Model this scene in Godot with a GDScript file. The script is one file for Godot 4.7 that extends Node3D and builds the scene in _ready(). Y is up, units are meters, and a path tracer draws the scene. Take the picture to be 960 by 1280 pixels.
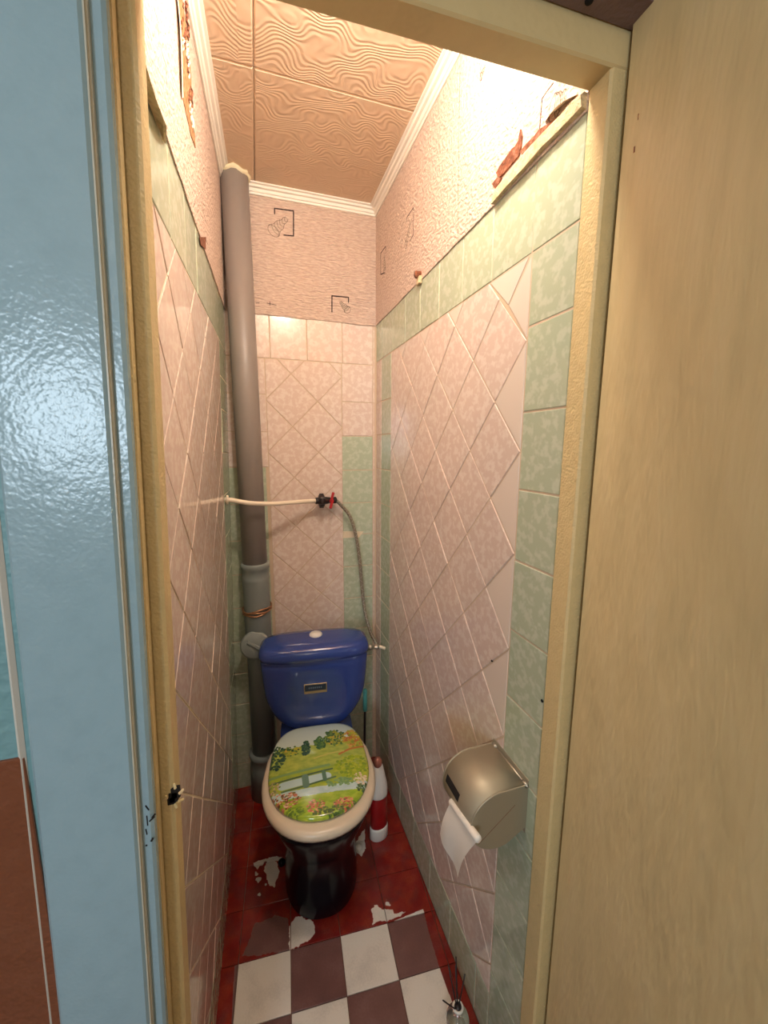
extends Node3D
# A narrow toilet room seen through its doorway. Units are metres, y up, -z is into the room.

const EYE := Vector3(0, 1.52, 0)
const FOCAL := 500.0
const CAM_X := Vector3(0.9536, 0.0047, 0.3011)
const CAM_Y := Vector3(0.0433, 0.9874, -0.1524)
const CAM_Z := Vector3(-0.298, 0.1584, 0.9413)
# the room
const XR := 0.5026      # right wall
const ZB := -1.707      # back wall
const CEIL := 2.465
const PAPER := 2.025    # lower edge of the wallpaper
const ZF := -0.57       # inner face of the front wall
const LA := -0.202      # the left wall leans: x = LA + LB*y + LC*z
const LB := 0.02534
const LC := -0.03549
const TILE := 0.007      # the planes above are tile faces: the bare walls lie this far behind

var rng := RandomNumberGenerator.new()
var M := {}
var used := {}

# ------------------------------------------------------------------ helpers
func ray(px: float, py: float) -> Vector3:
	return CAM_X * ((px - 480.0) / FOCAL) + CAM_Y * (-(py - 640.0) / FOCAL) - CAM_Z

func on_plane(px: float, py: float, n: Vector3, c: float) -> Vector3:
	var d := ray(px, py)
	return EYE + d * ((c - n.dot(EYE)) / n.dot(d))

func on_right(px: float, py: float) -> Vector2:      # (z, y)
	var p := on_plane(px, py, Vector3.RIGHT, XR)
	return Vector2(p.z, p.y)

func on_back(px: float, py: float) -> Vector2:       # (x, y)
	var p := on_plane(px, py, Vector3.BACK, ZB)
	return Vector2(p.x, p.y)

func on_left(px: float, py: float) -> Vector2:       # (z, y)
	var p := on_plane(px, py, Vector3(1, -LB, -LC), LA)
	return Vector2(p.z, p.y)

func on_left_off(px: float, py: float, w: float) -> Vector2:
	var p := on_plane(px, py, Vector3(1, -LB, -LC), LA - TILE + w)
	return Vector2(p.z, p.y)

func on_floor(px: float, py: float) -> Vector2:      # (x, z)
	var p := on_plane(px, py, Vector3.UP, 0.0)
	return Vector2(p.x, p.z)

func left_x(y: float, z: float) -> float:
	return LA + LB * y + LC * z

func map_right(u: float, v: float, w: float) -> Vector3:
	return Vector3(XR + TILE - w, v, u)

func map_back(u: float, v: float, w: float) -> Vector3:
	return Vector3(u, v, ZB - TILE + w)

func map_left(u: float, v: float, w: float) -> Vector3:
	return Vector3(left_x(v, u) - TILE + w, v, u)

func map_ceiling(u: float, v: float, w: float) -> Vector3:
	return Vector3(u, CEIL - w, v)

func map_floor(u: float, v: float, w: float) -> Vector3:
	return Vector3(u, w, v)

func numbered(called: String) -> String:
	if not used.has(called):
		used[called] = 0
		return called
	used[called] += 1
	return "%s_%03d" % [called, used[called]]

func mesh_node(called: String, mesh: Mesh, m: Material, parent: Node = self) -> MeshInstance3D:
	var o := MeshInstance3D.new()
	o.name = numbered(called) if parent == self else called
	o.mesh = mesh
	if m:
		o.material_override = m
	parent.add_child(o, true)
	return o

func commit(called: String, st: SurfaceTool, m: Material, parent: Node = self) -> MeshInstance3D:
	st.generate_normals()
	return mesh_node(called, st.commit(), m, parent)

func begin(smooth := false) -> SurfaceTool:
	var st := SurfaceTool.new()
	st.begin(Mesh.PRIMITIVE_TRIANGLES)
	st.set_smooth_group(0 if smooth else -1)
	return st

func thing(called: String, label: String, category: String, at := Vector3.ZERO, turn := 0.0, group := "") -> Node3D:
	var o := Node3D.new()
	o.name = numbered(called)
	add_child(o)
	o.position = at
	o.rotation.y = turn
	o.set_meta("label", label)
	o.set_meta("category", category)
	if group != "":
		o.set_meta("group", group)
	return o

func structure(called: String, label: String, category: String) -> Node3D:
	var o := thing(called, label, category)
	o.set_meta("kind", "structure")
	return o

func quad(st: SurfaceTool, a: Vector3, b: Vector3, c: Vector3, d: Vector3, uvs := []) -> void:
	var p := [a, b, c, a, c, d]
	var k := [0, 1, 2, 0, 2, 3]
	for i in 6:
		if uvs.size() == 4:
			st.set_uv(uvs[k[i]])
		st.add_vertex(p[i])

# a box given by eight corners: lower four and upper four, each anticlockwise seen from above
func hexa(st: SurfaceTool, lo: Array, hi: Array) -> void:
	quad(st, lo[0], lo[1], lo[2], lo[3])
	quad(st, hi[3], hi[2], hi[1], hi[0])
	for i in 4:
		var j := (i + 1) % 4
		quad(st, lo[j], lo[i], hi[i], hi[j])

# box with chamfered edges
func bevel_box(st: SurfaceTool, a: Vector3, b: Vector3, r := 0.002, xf := Transform3D.IDENTITY) -> void:
	var c := (a + b) * 0.5
	var h := (b - a).abs() * 0.5
	r = minf(r, minf(h.x, minf(h.y, h.z)) * 0.9)
	var pts := PackedVector3Array()
	for sx in [-1, 1]:
		for sy in [-1, 1]:
			for sz in [-1, 1]:
				pts.append(Vector3(sx * h.x, sy * (h.y - r), sz * (h.z - r)))
				pts.append(Vector3(sx * (h.x - r), sy * h.y, sz * (h.z - r)))
				pts.append(Vector3(sx * (h.x - r), sy * (h.y - r), sz * h.z))
	var v := func(sx: int, sy: int, sz: int, k: int) -> Vector3:
		return xf * (c + pts[((sx * 2 + sy) * 2 + sz) * 3 + k])
	var f := func(p: Array) -> void:
		# orient outwards: clockwise seen from outside
		var n: Vector3 = (p[1] - p[0]).cross(p[2] - p[0])
		var mid: Vector3 = (p[0] + p[2]) * 0.5
		if n.dot(mid - xf * c) > 0.0:
			p.reverse()
		if p.size() == 4:
			quad(st, p[0], p[1], p[2], p[3])
		else:
			for q in p:
				st.add_vertex(q)
	for s in 2:
		f.call([v.call(s, 0, 0, 0), v.call(s, 1, 0, 0), v.call(s, 1, 1, 0), v.call(s, 0, 1, 0)])
		f.call([v.call(0, s, 0, 1), v.call(1, s, 0, 1), v.call(1, s, 1, 1), v.call(0, s, 1, 1)])
		f.call([v.call(0, 0, s, 2), v.call(1, 0, s, 2), v.call(1, 1, s, 2), v.call(0, 1, s, 2)])
		for t in 2:
			f.call([v.call(s, t, 0, 0), v.call(s, t, 0, 1), v.call(s, t, 1, 1), v.call(s, t, 1, 0)])
			f.call([v.call(s, 0, t, 0), v.call(s, 0, t, 2), v.call(s, 1, t, 2), v.call(s, 1, t, 0)])
			f.call([v.call(0, s, t, 1), v.call(0, s, t, 2), v.call(1, s, t, 2), v.call(1, s, t, 1)])
			for u in 2:
				f.call([v.call(s, t, u, 0), v.call(s, t, u, 1), v.call(s, t, u, 2)])

func add_box(called: String, a: Vector3, b: Vector3, m: Material, parent: Node, r := 0.002) -> MeshInstance3D:
	var st := begin()
	bevel_box(st, a, b, r)
	return commit(called, st, m, parent)

# flat piece with a chamfered rim, standing on a mapped surface from w0 up to w1
func plate(st: SurfaceTool, poly: PackedVector2Array, mp: Callable, w0: float, w1: float, bevel: float, tex: Callable, tilt := Vector2.ZERO) -> void:
	if Geometry2D.is_polygon_clockwise(poly):
		poly = poly.duplicate()
		poly.reverse()
	var mid := Vector2.ZERO
	for p in poly:
		mid += p
	mid /= poly.size()
	var ins := PackedVector2Array()
	var n := poly.size()
	for i in n:
		var a := poly[(i + n - 1) % n]
		var b := poly[i]
		var c := poly[(i + 1) % n]
		var n1 := (b - a).orthogonal().normalized()
		var n2 := (c - b).orthogonal().normalized()
		var k := (n1 + n2) / maxf(0.35, 1.0 + n1.dot(n2))
		if (k + b - mid).length() > (b - k - mid).length():
			k = -k
		ins.append(b + k * bevel)
	var put := func(p: Vector2, w: float) -> void:
		st.set_uv(tex.call(p))
		st.add_vertex(mp.call(p.x, p.y, w + tilt.dot(p - mid)))
	var tri := Geometry2D.triangulate_polygon(ins)
	for i in range(0, tri.size(), 3):
		put.call(ins[tri[i]], w1)
		put.call(ins[tri[i + 1]], w1)
		put.call(ins[tri[i + 2]], w1)
	for i in n:
		var j := (i + 1) % n
		for q in [[poly[i], w1 - bevel], [poly[j], w1 - bevel], [ins[j], w1], [poly[i], w1 - bevel], [ins[j], w1], [ins[i], w1]]:
			put.call(q[0], q[1])
		for q in [[poly[i], w0], [poly[j], w0], [poly[j], w1 - bevel], [poly[i], w0], [poly[j], w1 - bevel], [poly[i], w1 - bevel]]:
			put.call(q[0], q[1])

# loft through closed rings of equal length
func loft(st: SurfaceTool, rings: Array, cap_lo := true, cap_hi := true) -> void:
	var n: int = rings[0].size()
	for r in rings.size() - 1:
		for i in n:
			var j := (i + 1) % n
			quad(st, rings[r][i], rings[r + 1][i], rings[r + 1][j], rings[r][j])
	for e in [[0, cap_lo], [rings.size() - 1, cap_hi]]:
		if e[1]:
			var ring: Array = rings[e[0]]
			var c := Vector3.ZERO
			for p in ring:
				c += p
			c /= n
			for i in n:
				var j := (i + 1) % n
				if e[0] == 0:
					st.add_vertex(c); st.add_vertex(ring[i]); st.add_vertex(ring[j])
				else:
					st.add_vertex(c); st.add_vertex(ring[j]); st.add_vertex(ring[i])

# turned shape about an upright axis: profile of (radius, height)
func lathe(st: SurfaceTool, profile: Array, at := Vector3.ZERO, seg := 28, sx := 1.0, sz := 1.0, xf := Transform3D.IDENTITY) -> void:
	var rings := []
	for p in profile:
		var ring := []
		for i in seg:
			var a := TAU * i / seg
			ring.append(xf * (at + Vector3(cos(a) * p.x * sx, p.y, sin(a) * p.x * sz)))
		rings.append(ring)
	loft(st, rings)

func smooth_path(pts: Array, per := 8) -> Array:
	var out := []
	var n := pts.size()
	for i in n - 1:
		var p0: Vector3 = pts[maxi(i - 1, 0)]
		var p1: Vector3 = pts[i]
		var p2: Vector3 = pts[i + 1]
		var p3: Vector3 = pts[mini(i + 2, n - 1)]
		for k in per:
			out.append(p1.cubic_interpolate(p2, p0, p3, float(k) / per))
	out.append(pts[n - 1])
	return out

func tube(st: SurfaceTool, path: Array, r: float, seg := 12) -> void:
	var rings := []
	var side := Vector3.ZERO
	for i in path.size():
		var a: Vector3 = path[maxi(i - 1, 0)]
		var b: Vector3 = path[mini(i + 1, path.size() - 1)]
		var d := (b - a).normalized()
		if side == Vector3.ZERO:
			side = d.cross(Vector3.UP if absf(d.y) < 0.9 else Vector3.RIGHT).normalized()
		side = (side - d * side.dot(d)).normalized()
		var up := side.cross(d)
		var ring := []
		for k in seg:
			var t := TAU * k / seg
			ring.append(path[i] + (side * cos(t) + up * sin(t)) * r)
		rings.append(ring)
	loft(st, rings)

func turned(st: SurfaceTool, a: Vector3, b: Vector3, profile: Array, seg := 16) -> void:
	# profile of (radius, distance from a along a->b)
	var d := (b - a).normalized()
	var s := d.cross(Vector3.UP if absf(d.y) < 0.9 else Vector3.RIGHT).normalized()
	var u := s.cross(d)
	var rings := []
	for p in profile:
		var ring := []
		for k in seg:
			var t := TAU * k / seg
			ring.append(a + d * p.y + (s * cos(t) + u * sin(t)) * p.x)
		rings.append(ring)
	loft(st, rings)

# ------------------------------------------------------------------ materials
func mat(c: Color, rough := 0.6, metal := 0.0) -> StandardMaterial3D:
	var m := StandardMaterial3D.new()
	m.albedo_color = c
	m.roughness = rough
	m.metallic = metal
	return m

func noise(freq: float, seed_at: int, octaves := 3) -> FastNoiseLite:
	var n := FastNoiseLite.new()
	n.seed = seed_at
	n.frequency = freq
	n.noise_type = FastNoiseLite.TYPE_SIMPLEX_SMOOTH
	n.fractal_octaves = octaves
	return n

func texture(im: Image) -> ImageTexture:
	im.generate_mipmaps()
	return ImageTexture.create_from_image(im)

# a square of noise that tiles, as numbers from 0 to 1
func field(size: int, freq: float, seed_at: int, octaves := 3) -> Image:
	var im := noise(freq, seed_at, octaves).get_seamless_image(size, size)
	im.convert(Image.FORMAT_RF)
	return im

func grey_normal(size: int, f: Callable, strength: float) -> ImageTexture:
	var im := Image.create(size, size, false, Image.FORMAT_RGBA8)
	for y in size:
		for x in size:
			var v: float = clampf(f.call(x, y), 0.0, 1.0)
			im.set_pixel(x, y, Color(v, v, v))
	im.bump_map_to_normal_map(strength)
	return texture(im)

# ceramic print: pale marbled blotches scattered evenly over a plain ground, as on the real tiles (no relief)
func marbled(ground: Color, blotch: Color, seed_at: int) -> ImageTexture:
	var s := 384
	var a := field(s, 0.035, seed_at, 3)
	var b := field(s, 0.09, seed_at + 5, 2)
	var im := Image.create(s, s, false, Image.FORMAT_RGBA8)
	for y in s:
		for x in s:
			var ink := smoothstep(0.42, 0.66, 0.7 * a.get_pixel(x, y).r + 0.3 * b.get_pixel(x, y).r)
			im.set_pixel(x, y, ground.lerp(blotch, ink))
	return texture(im)

func glazed(ground: Color, blotch: Color, seed_at: int, rough := 0.1) -> Array:
	var t := marbled(ground, blotch, seed_at)
	var out := []
	for k in 3:
		var m := mat(Color.WHITE, rough + 0.02 * k)
		m.albedo_texture = t
		m.metallic_specular = 0.5
		out.append(m)
	return out

func painted(c: Color, rough: float, seed_at: int, bump := 0.35, scale_at := 3.0, grain := 0.05) -> StandardMaterial3D:
	# brushed oil paint: slow waves and brush hairs
	var a := field(256, 0.02, seed_at, 3)
	var b := field(256, 0.11, seed_at + 3, 2)
	var im := Image.create(256, 256, false, Image.FORMAT_RGBA8)
	for y in 256:
		for x in 256:
			var v := a.get_pixel(x, y).r - 0.5
			im.set_pixel(x, y, c.lightened(clampf(v * grain, 0, 1)).darkened(clampf(-v * grain, 0, 1)))
	var m := mat(Color.WHITE, rough)
	m.albedo_texture = texture(im)
	m.uv1_triplanar = true
	m.uv1_world_triplanar = true
	m.uv1_scale = Vector3(scale_at, scale_at, scale_at)
	m.normal_enabled = true
	m.normal_scale = bump
	m.normal_texture = grey_normal(256, func(x, y): return 0.6 * a.get_pixel(x, y).r + 0.4 * b.get_pixel(x, y).r, 6.0)
	return m

func make_materials() -> void:
	M.pink = glazed(Color8(216, 193, 180), Color8(226, 209, 197), 11, 0.09)
	M.green = glazed(Color8(177, 186, 160), Color8(192, 199, 177), 31, 0.09)
	M.filler = mat(Color8(222, 206, 192), 0.22)
	M.grout = mat(Color8(204, 180, 154), 0.85)
	M.grout_pale = mat(Color8(222, 206, 178), 0.8)
	M.cream = painted(Color8(212, 188, 138), 0.42, 51, 0.12, 2.0)
	M.door_paint = painted(Color8(210, 186, 138), 0.42, 52, 0.15, 5.0, 0.09)
	M.door_paint.uv1_scale = Vector3(5.0, 0.7, 5.0)
	M.cream_old = painted(Color8(214, 190, 138), 0.5, 57, 0.5, 7.0)
	M.blue = painted(Color8(152, 178, 188), 0.22, 63, 0.12, 5.0)
	M.beige = painted(Color8(196, 190, 172), 0.35, 53, 0.15, 6.0)
	M.mauve = painted(Color8(128, 104, 104), 0.6, 69, 0.3, 4.0)
	M.hall_wall = painted(Color8(120, 160, 165), 0.45, 71, 0.3, 3.0)
	M.hall_brown = painted(Color8(126, 74, 50), 0.3, 73, 0.3, 3.0)
	M.plaster = mat(Color8(214, 206, 194), 0.9)
	M.foam_white = mat(Color8(238, 230, 218), 0.55)
	M.wood = painted(Color8(220, 194, 150), 0.75, 77, 0.9, 9.0, 0.5)
	M.fibre = painted(Color8(124, 68, 42), 0.85, 79, 1.0, 12.0, 0.5)
	M.board = painted(Color8(172, 124, 80), 0.85, 81, 1.0, 14.0, 0.6)
	M.paper_back = mat(Color8(232, 220, 200), 0.9)
	M.pipe = mat(Color8(140, 130, 124), 0.42)
	M.pipe_low = mat(Color8(136, 142, 138), 0.42)
	M.copper = mat(Color8(168, 124, 92), 0.4, 0.7)
	M.foam = mat(Color8(226, 214, 180), 0.95)
	M.blue_china = mat(Color8(44, 68, 138), 0.07)
	M.navy_china = mat(Color8(7, 8, 16), 0.2)
	M.navy_china.metallic_specular = 0.3
	for k in ["blue_china"]:
		M[k].clearcoat_enabled = true
		M[k].clearcoat = 0.3
		M[k].clearcoat_roughness = 0.05
	M.seat = mat(Color8(216, 200, 176), 0.28)
	M.white_plastic = mat(Color8(236, 230, 220), 0.3)
	M.black_plastic = mat(Color8(34, 26, 28), 0.4)
	M.red_plastic = mat(Color8(176, 34, 40), 0.35)
	M.label_red = mat(Color8(150, 24, 26), 0.3)
	M.braid = mat(Color8(150, 138, 120), 0.4, 0.5)
	M.pex = mat(Color8(240, 224, 200), 0.35)
	M.turquoise = mat(Color8(92, 172, 164), 0.35)
	M.champagne = mat(Color8(176, 167, 146), 0.52, 0.6)
	M.tan_gold = mat(Color8(170, 146, 110), 0.4, 0.4)
	M.tissue = mat(Color8(240, 232, 222), 0.95)
	M.steel = mat(Color8(190, 184, 172), 0.35, 0.9)
	M.dark = mat(Color8(20, 14, 12), 0.9)
	M.white_tile = mat(Color8(226, 220, 208), 0.3)

# ------------------------------------------------------------------ drawing on wallpaper
func stroke(im: Image, pts: Array, width: float, c: Color) -> void:
	for i in pts.size() - 1:
		var a: Vector2 = pts[i]
		var b: Vector2 = pts[i + 1]
		var n := int(maxf(2.0, a.distance_to(b) * 1.5))
		for k in n + 1:
			var p := a.lerp(b, float(k) / n)
			var r := width * 0.5
			for yy in range(int(floor(p.y - r)), int(ceil(p.y + r)) + 1):
				for xx in range(int(floor(p.x - r)), int(ceil(p.x + r)) + 1):
					if xx >= 0 and yy >= 0 and xx < im.get_width() and yy < im.get_height():
						var cov := clampf(r + 0.5 - Vector2(xx + 0.5, yy + 0.5).distance_to(p), 0.0, 1.0)
						if cov > 0.0:
							var old := im.get_pixel(xx, yy)
							im.set_pixel(xx, yy, old.lerp(c, cov * c.a))

# a pencilled spiral shell from tip to mouth
func shell_print(im: Image, tip: Vector2, mouth: Vector2, fat: float) -> void:
	var d := mouth - tip
	var s := d.orthogonal().normalized()
	var ink := Color8(104, 84, 72, 210)
	var wash := Color8(196, 176, 158, 130)
	for k in 26:
		var t := k / 25.0
		stroke(im, [tip + d * t - s * fat * (0.25 + 0.75 * t) * 0.9, tip + d * t + s * fat * (0.25 + 0.75 * t) * 0.9], 3.0, Color(wash, 0.35))
	for sgn in [-1.0, 1.0]:
		var line := []
		for k in 13:
			var t := k / 12.0
			line.append(tip + d * t + s * sgn * fat * (0.22 + 0.78 * t + 0.10 * sin(t * 15.0)))
		stroke(im, line, 2.2, ink)
	for k in 6:
		var t := 0.08 + 0.16 * k
		var arc := []
		for q in 9:
			var v := q / 8.0 * 2.0 - 1.0
			arc.append(tip + d * (t + 0.10 * (1.0 - v * v) + 0.05 * v) + s * v * fat * (0.25 + 0.75 * t))
		stroke(im, arc, 1.8, ink)
	var ring := []
	for q in 17:
		var a := TAU * q / 16.0
		ring.append(mouth + d.normalized() * sin(a) * fat * 0.7 + s * cos(a) * fat)
	stroke(im, ring, 2.0, ink)

func wallpaper_images(w: int, h: int, seed_at: int, mottled: bool) -> Array:
	# [colour, relief] of embossed paper with wandering horizontal streaks
	var n1 := noise(0.02, seed_at, 3)
	var n2 := noise(0.05, seed_at + 9, 2)
	var im := Image.create(w, h, false, Image.FORMAT_RGBA8)
	var bump := Image.create(w, h, false, Image.FORMAT_RGBA8)
	var base := Color8(217, 194, 178)
	var tint := Color8(203, 176, 160)   # faint printed streaks, apart from the embossing
	var n3 := noise(0.03, seed_at + 21, 2)
	for y in h:
		for x in w:
			var v := 0.0
			if mottled:
				v = n1.get_noise_2d(x * 2.0, y * 2.6)
			else:
				v = 1.2 * n1.get_noise_2d(x * 0.6 + 12.0 * n2.get_noise_2d(x * 0.3, y * 0.3), y * 4.0)
			var q := clampf(0.5 + v * 0.9, 0.0, 1.0)
			im.set_pixel(x, y, base.lerp(tint, clampf(0.5 + 1.5 * n3.get_noise_2d(x * 0.6, y * 3.0), 0.0, 1.0)))
			bump.set_pixel(x, y, Color(q, q, q))
	bump.bump_map_to_normal_map(5.0 if mottled else 9.0)
	return [im, bump]

func paper_material(im: Image, bump: Image) -> StandardMaterial3D:
	var m := mat(Color.WHITE, 0.72)
	m.albedo_texture = texture(im)
	m.normal_enabled = true
	m.normal_texture = texture(bump)
	m.normal_scale = 0.75
	return m

# ------------------------------------------------------------------ tiles
func diamonds(origin: Vector2, hu: float, hv: float, bounds: Rect2) -> Array:
	var out := []
	var box := PackedVector2Array([bounds.position, bounds.position + Vector2(bounds.size.x, 0), bounds.end, bounds.position + Vector2(0, bounds.size.y)])
	for i in range(-30, 31):
		for j in range(-30, 31):
			if (i + j) % 2 == 0:
				continue        # lattice vertices have i + j even: cell centres are odd
			var c := origin + Vector2(i * hu, j * hv)
			if not bounds.grow(0.11).has_point(c):
				continue
			var d := PackedVector2Array([c + Vector2(hu, 0), c + Vector2(0, hv), c - Vector2(hu, 0), c - Vector2(0, hv)])
			for p in Geometry2D.intersect_polygons(d, box):
				out.append({"poly": p, "at": c})
	return out

func tile(parent: Node, poly: PackedVector2Array, mp: Callable, mats: Array, called := "tile", gap := 0.0016, high := 0.007) -> void:
	var shrunk := Geometry2D.offset_polygon(poly, -gap)
	if shrunk.is_empty() or shrunk[0].size() < 3:
		return
	var p: PackedVector2Array = shrunk[0]
	var area := 0.0
	for i in p.size():
		area += p[i].cross(p[(i + 1) % p.size()])
	if absf(area) < 0.00025:
		return
	var shift := Vector2(rng.randf(), rng.randf())
	var turn := rng.randf() * TAU
	var st := begin()
	var tilt := Vector2(rng.randf_range(-1, 1), rng.randf_range(-1, 1)) * 0.005
	var up := high + rng.randf_range(-0.0006, 0.0006)
	plate(st, p, mp, 0.0005, up, 0.0014, func(q: Vector2) -> Vector2: return shift + q.rotated(turn) / 0.42, tilt)
	commit(called, st, mats[rng.randi() % mats.size()], parent)

func rect(u0: float, v0: float, u1: float, v1: float) -> PackedVector2Array:
	return PackedVector2Array([Vector2(minf(u0, u1), minf(v0, v1)), Vector2(maxf(u0, u1), minf(v0, v1)), Vector2(maxf(u0, u1), maxf(v0, v1)), Vector2(minf(u0, u1), maxf(v0, v1))])

func tile_grid(parent: Node, us: Array, vs: Array, mp: Callable, mats: Array) -> void:
	for i in us.size() - 1:
		for j in vs.size() - 1:
			tile(parent, rect(us[i], vs[j], us[i + 1], vs[j + 1]), mp, mats)

# ------------------------------------------------------------------ build
func _ready() -> void:
	rng.seed = 4711
	set_camera_and_light()
	make_materials()
	build_floor()
	build_right_wall()
	build_back_wall()
	build_left_wall()
	build_front_wall()
	build_ceiling()
	build_frame_and_door()
	build_hall()
	build_lamp()
	build_stack()
	build_toilet()
	build_water()
	build_dispenser()
	build_small_things()

func set_camera_and_light() -> void:
	var cam := Camera3D.new()
	cam.name = "camera"
	cam.transform = Transform3D(Basis(CAM_X, CAM_Y, CAM_Z).orthonormalized(), EYE)
	cam.keep_aspect = Camera3D.KEEP_HEIGHT
	cam.fov = rad_to_deg(2.0 * atan(640.0 / FOCAL))
	cam.near = 0.02
	cam.far = 60.0
	add_child(cam)
	cam.current = true
	var we := WorldEnvironment.new()
	we.name = "environment"
	var env := Environment.new()
	env.background_mode = Environment.BG_COLOR
	env.background_color = Color8(176, 206, 232)
	env.background_energy_multiplier = 1.0
	env.ambient_light_source = Environment.AMBIENT_SOURCE_DISABLED
	env.tonemap_mode = Environment.TONE_MAPPER_LINEAR
	env.tonemap_exposure = 1.06
	env.sdfgi_enabled = true
	env.ssao_enabled = true
	env.ssil_enabled = true
	we.environment = env
	add_child(we)
	# daylight through the hall window behind the camera
	var day := AreaLight3D.new()
	day.name = "hall_window_daylight"
	day.area_size = Vector2(0.52, 0.62)
	day.light_color = Color(0.86, 0.94, 1.0)
	day.light_energy = 2.6
	day.area_range = 8.0
	day.shadow_enabled = true
	day.position = Vector3(-1.08, 1.70, 2.03)
	add_child(day)

func build_floor() -> void:
	var root := structure("floor", "floor of cream and brown square tiles half covered in worn red paint", "floor")
	var st := begin()
	bevel_box(st, Vector3(-0.30, -0.10, ZB - 0.1), Vector3(XR + 0.1, -0.004, -0.45), 0.001)
	commit("bed", st, mat(Color8(116, 84, 70), 0.8), root)
	# the surface colours: two tile colours, red oil paint and the spots where it has flaked off
	var lo := Vector2(-0.21, ZB - 0.01)
	var hi := Vector2(XR + 0.02, -0.45)
	var w := 560
	var h := 976
	var o := Vector2(-0.117, -1.047)
	var gu := Vector2(0.152, 0.011)
	var gv := Vector2(-0.010, 0.144)
	var inv := Transform2D(gu, gv, o).affine_inverse()
	var bare := to_floor([[293, 1207], [361, 1188], [488, 1153], [529, 1136], [536, 1165], [549, 1208], [559, 1236], [572, 1270], [590, 1330], [284, 1400], [290, 1270]])
	var open := [bare,
		to_floor([[303, 1196], [312, 1172], [318, 1155], [333, 1150], [345, 1143], [361, 1149], [362, 1189]]),
		to_floor([[361, 1189], [362, 1160], [369, 1147], [378, 1146], [392, 1152], [394, 1167], [388, 1174]]),
		to_floor([[466, 1155], [465, 1135], [470, 1133], [478, 1138], [488, 1137], [492, 1141], [507, 1141], [498, 1146]]),
		to_floor([[331, 1080], [337, 1074], [346, 1078], [349, 1092], [343, 1109], [337, 1107], [331, 1090]]),
		to_floor([[316, 1079], [330, 1073], [346, 1070], [353, 1072], [346, 1076], [330, 1078], [322, 1087], [319, 1083]]),
		to_floor([[441, 1060], [452, 1040], [456, 1036], [457, 1062], [450, 1070]])]
	for d in [[323, 1100, 3.4], [320, 1092, 2.6], [324, 1118, 2.2], [485, 1130, 2.6], [470, 1133, 2.0], [332, 1105, 2.0], [545, 1220, 2.5]]:
		var blob := []
		for k in 9:
			blob.append([d[0] + cos(TAU * k / 9.0) * d[2], d[1] + sin(TAU * k / 9.0) * d[2]])
		open.append(to_floor(blob))
	var boxes := []
	for p in open:
		var b := Rect2(p[0], Vector2.ZERO)
		for q in p:
			b = b.expand(q)
		boxes.append(b.grow(0.01))
	var white_spots := [2, 3, 4, 5, 6]
	var n1 := noise(0.045, 3, 3)
	var n2 := noise(0.012, 8, 3)
	var n3 := noise(0.2, 9, 2)
	var im := Image.create(w, h, false, Image.FORMAT_RGBA8)
	var rough := Image.create(w, h, false, Image.FORMAT_RGBA8)
	for y in h:
		for x in w:
			var p := lo + (hi - lo) * Vector2((x + 0.5) / w, (y + 0.5) / h)
			var wob := Vector2(n1.get_noise_2d(x, y), n1.get_noise_2d(x + 700, y)) * 0.006
			var g := inv * p
			var i := int(floor(g.x))
			var j := int(floor(g.y))
			var e := n3.get_noise_2d(x, y) * 0.04 + n2.get_noise_2d(x, y) * 0.10
			var is_white := (i + j) % 2 == 0
			var hit := -1
			for k in open.size():
				var q: Vector2 = p if k == 0 else p + wob
				if boxes[k].has_point(q) and Geometry2D.is_point_in_polygon(q, open[k]):
					hit = k
					break
			var c: Color
			var r := 0.32
			if hit < 0:
				c = Color8(128, 26, 20).lerp(Color8(140, 40, 26), clampf(0.5 + n2.get_noise_2d(x * 1.7, y * 1.7) * 1.4, 0.0, 1.0))
				c = c.lerp(Color8(96, 40, 44), clampf(n2.get_noise_2d(x + 400, y) * 1.2, 0.0, 0.4))
				r = 0.2 + 0.1 * absf(n1.get_noise_2d(x, y))
			elif hit >= 2 or (hit != 1 and is_white):
				c = Color8(228, 219, 208)
			else:
				c = Color8(116, 80, 76)
			c = c.lightened(clampf(e, 0.0, 1.0)).darkened(clampf(-e, 0.0, 1.0))
			im.set_pixel(x, y, c)
			rough.set_pixel(x, y, Color(r, r, r))
	var m := mat(Color.WHITE, 1.0)
	m.albedo_texture = texture(im)
	m.roughness_texture = texture(rough)
	m.roughness_texture_channel = BaseMaterial3D.TEXTURE_CHANNEL_RED
	var edge := rect(-0.20, ZB, XR, -0.46)
	edge = PackedVector2Array([Vector2(left_x(0, ZB) - 0.004, ZB), Vector2(XR, ZB), Vector2(XR, -0.47), Vector2(left_x(0, -0.47) - 0.004, -0.47)])
	for i in range(-3, 8):
		for j in range(-7, 6):
			var sq := PackedVector2Array([o + gu * i + gv * j, o + gu * (i + 1) + gv * j, o + gu * (i + 1) + gv * (j + 1), o + gu * i + gv * (j + 1)])
			for p in Geometry2D.intersect_polygons(sq, edge):
				var s := Geometry2D.offset_polygon(p, -0.0011)
				if s.is_empty() or s[0].size() < 3:
					continue
				var t := begin()
				plate(t, s[0], map_floor, -0.02, rng.randf_range(-0.0004, 0.0004), 0.0008, func(q: Vector2) -> Vector2: return (q - lo) / (hi - lo))
				commit("tile", t, m, root)

func to_floor(px: Array) -> PackedVector2Array:
	var out := PackedVector2Array()
	for p in px:
		out.append(on_floor(p[0], p[1]))
	return out

func wall_slab(root: Node3D, lo: Array, hi: Array, m: Material) -> void:
	var st := begin()
	hexa(st, lo, hi)
	commit("masonry", st, m, root)

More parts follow.
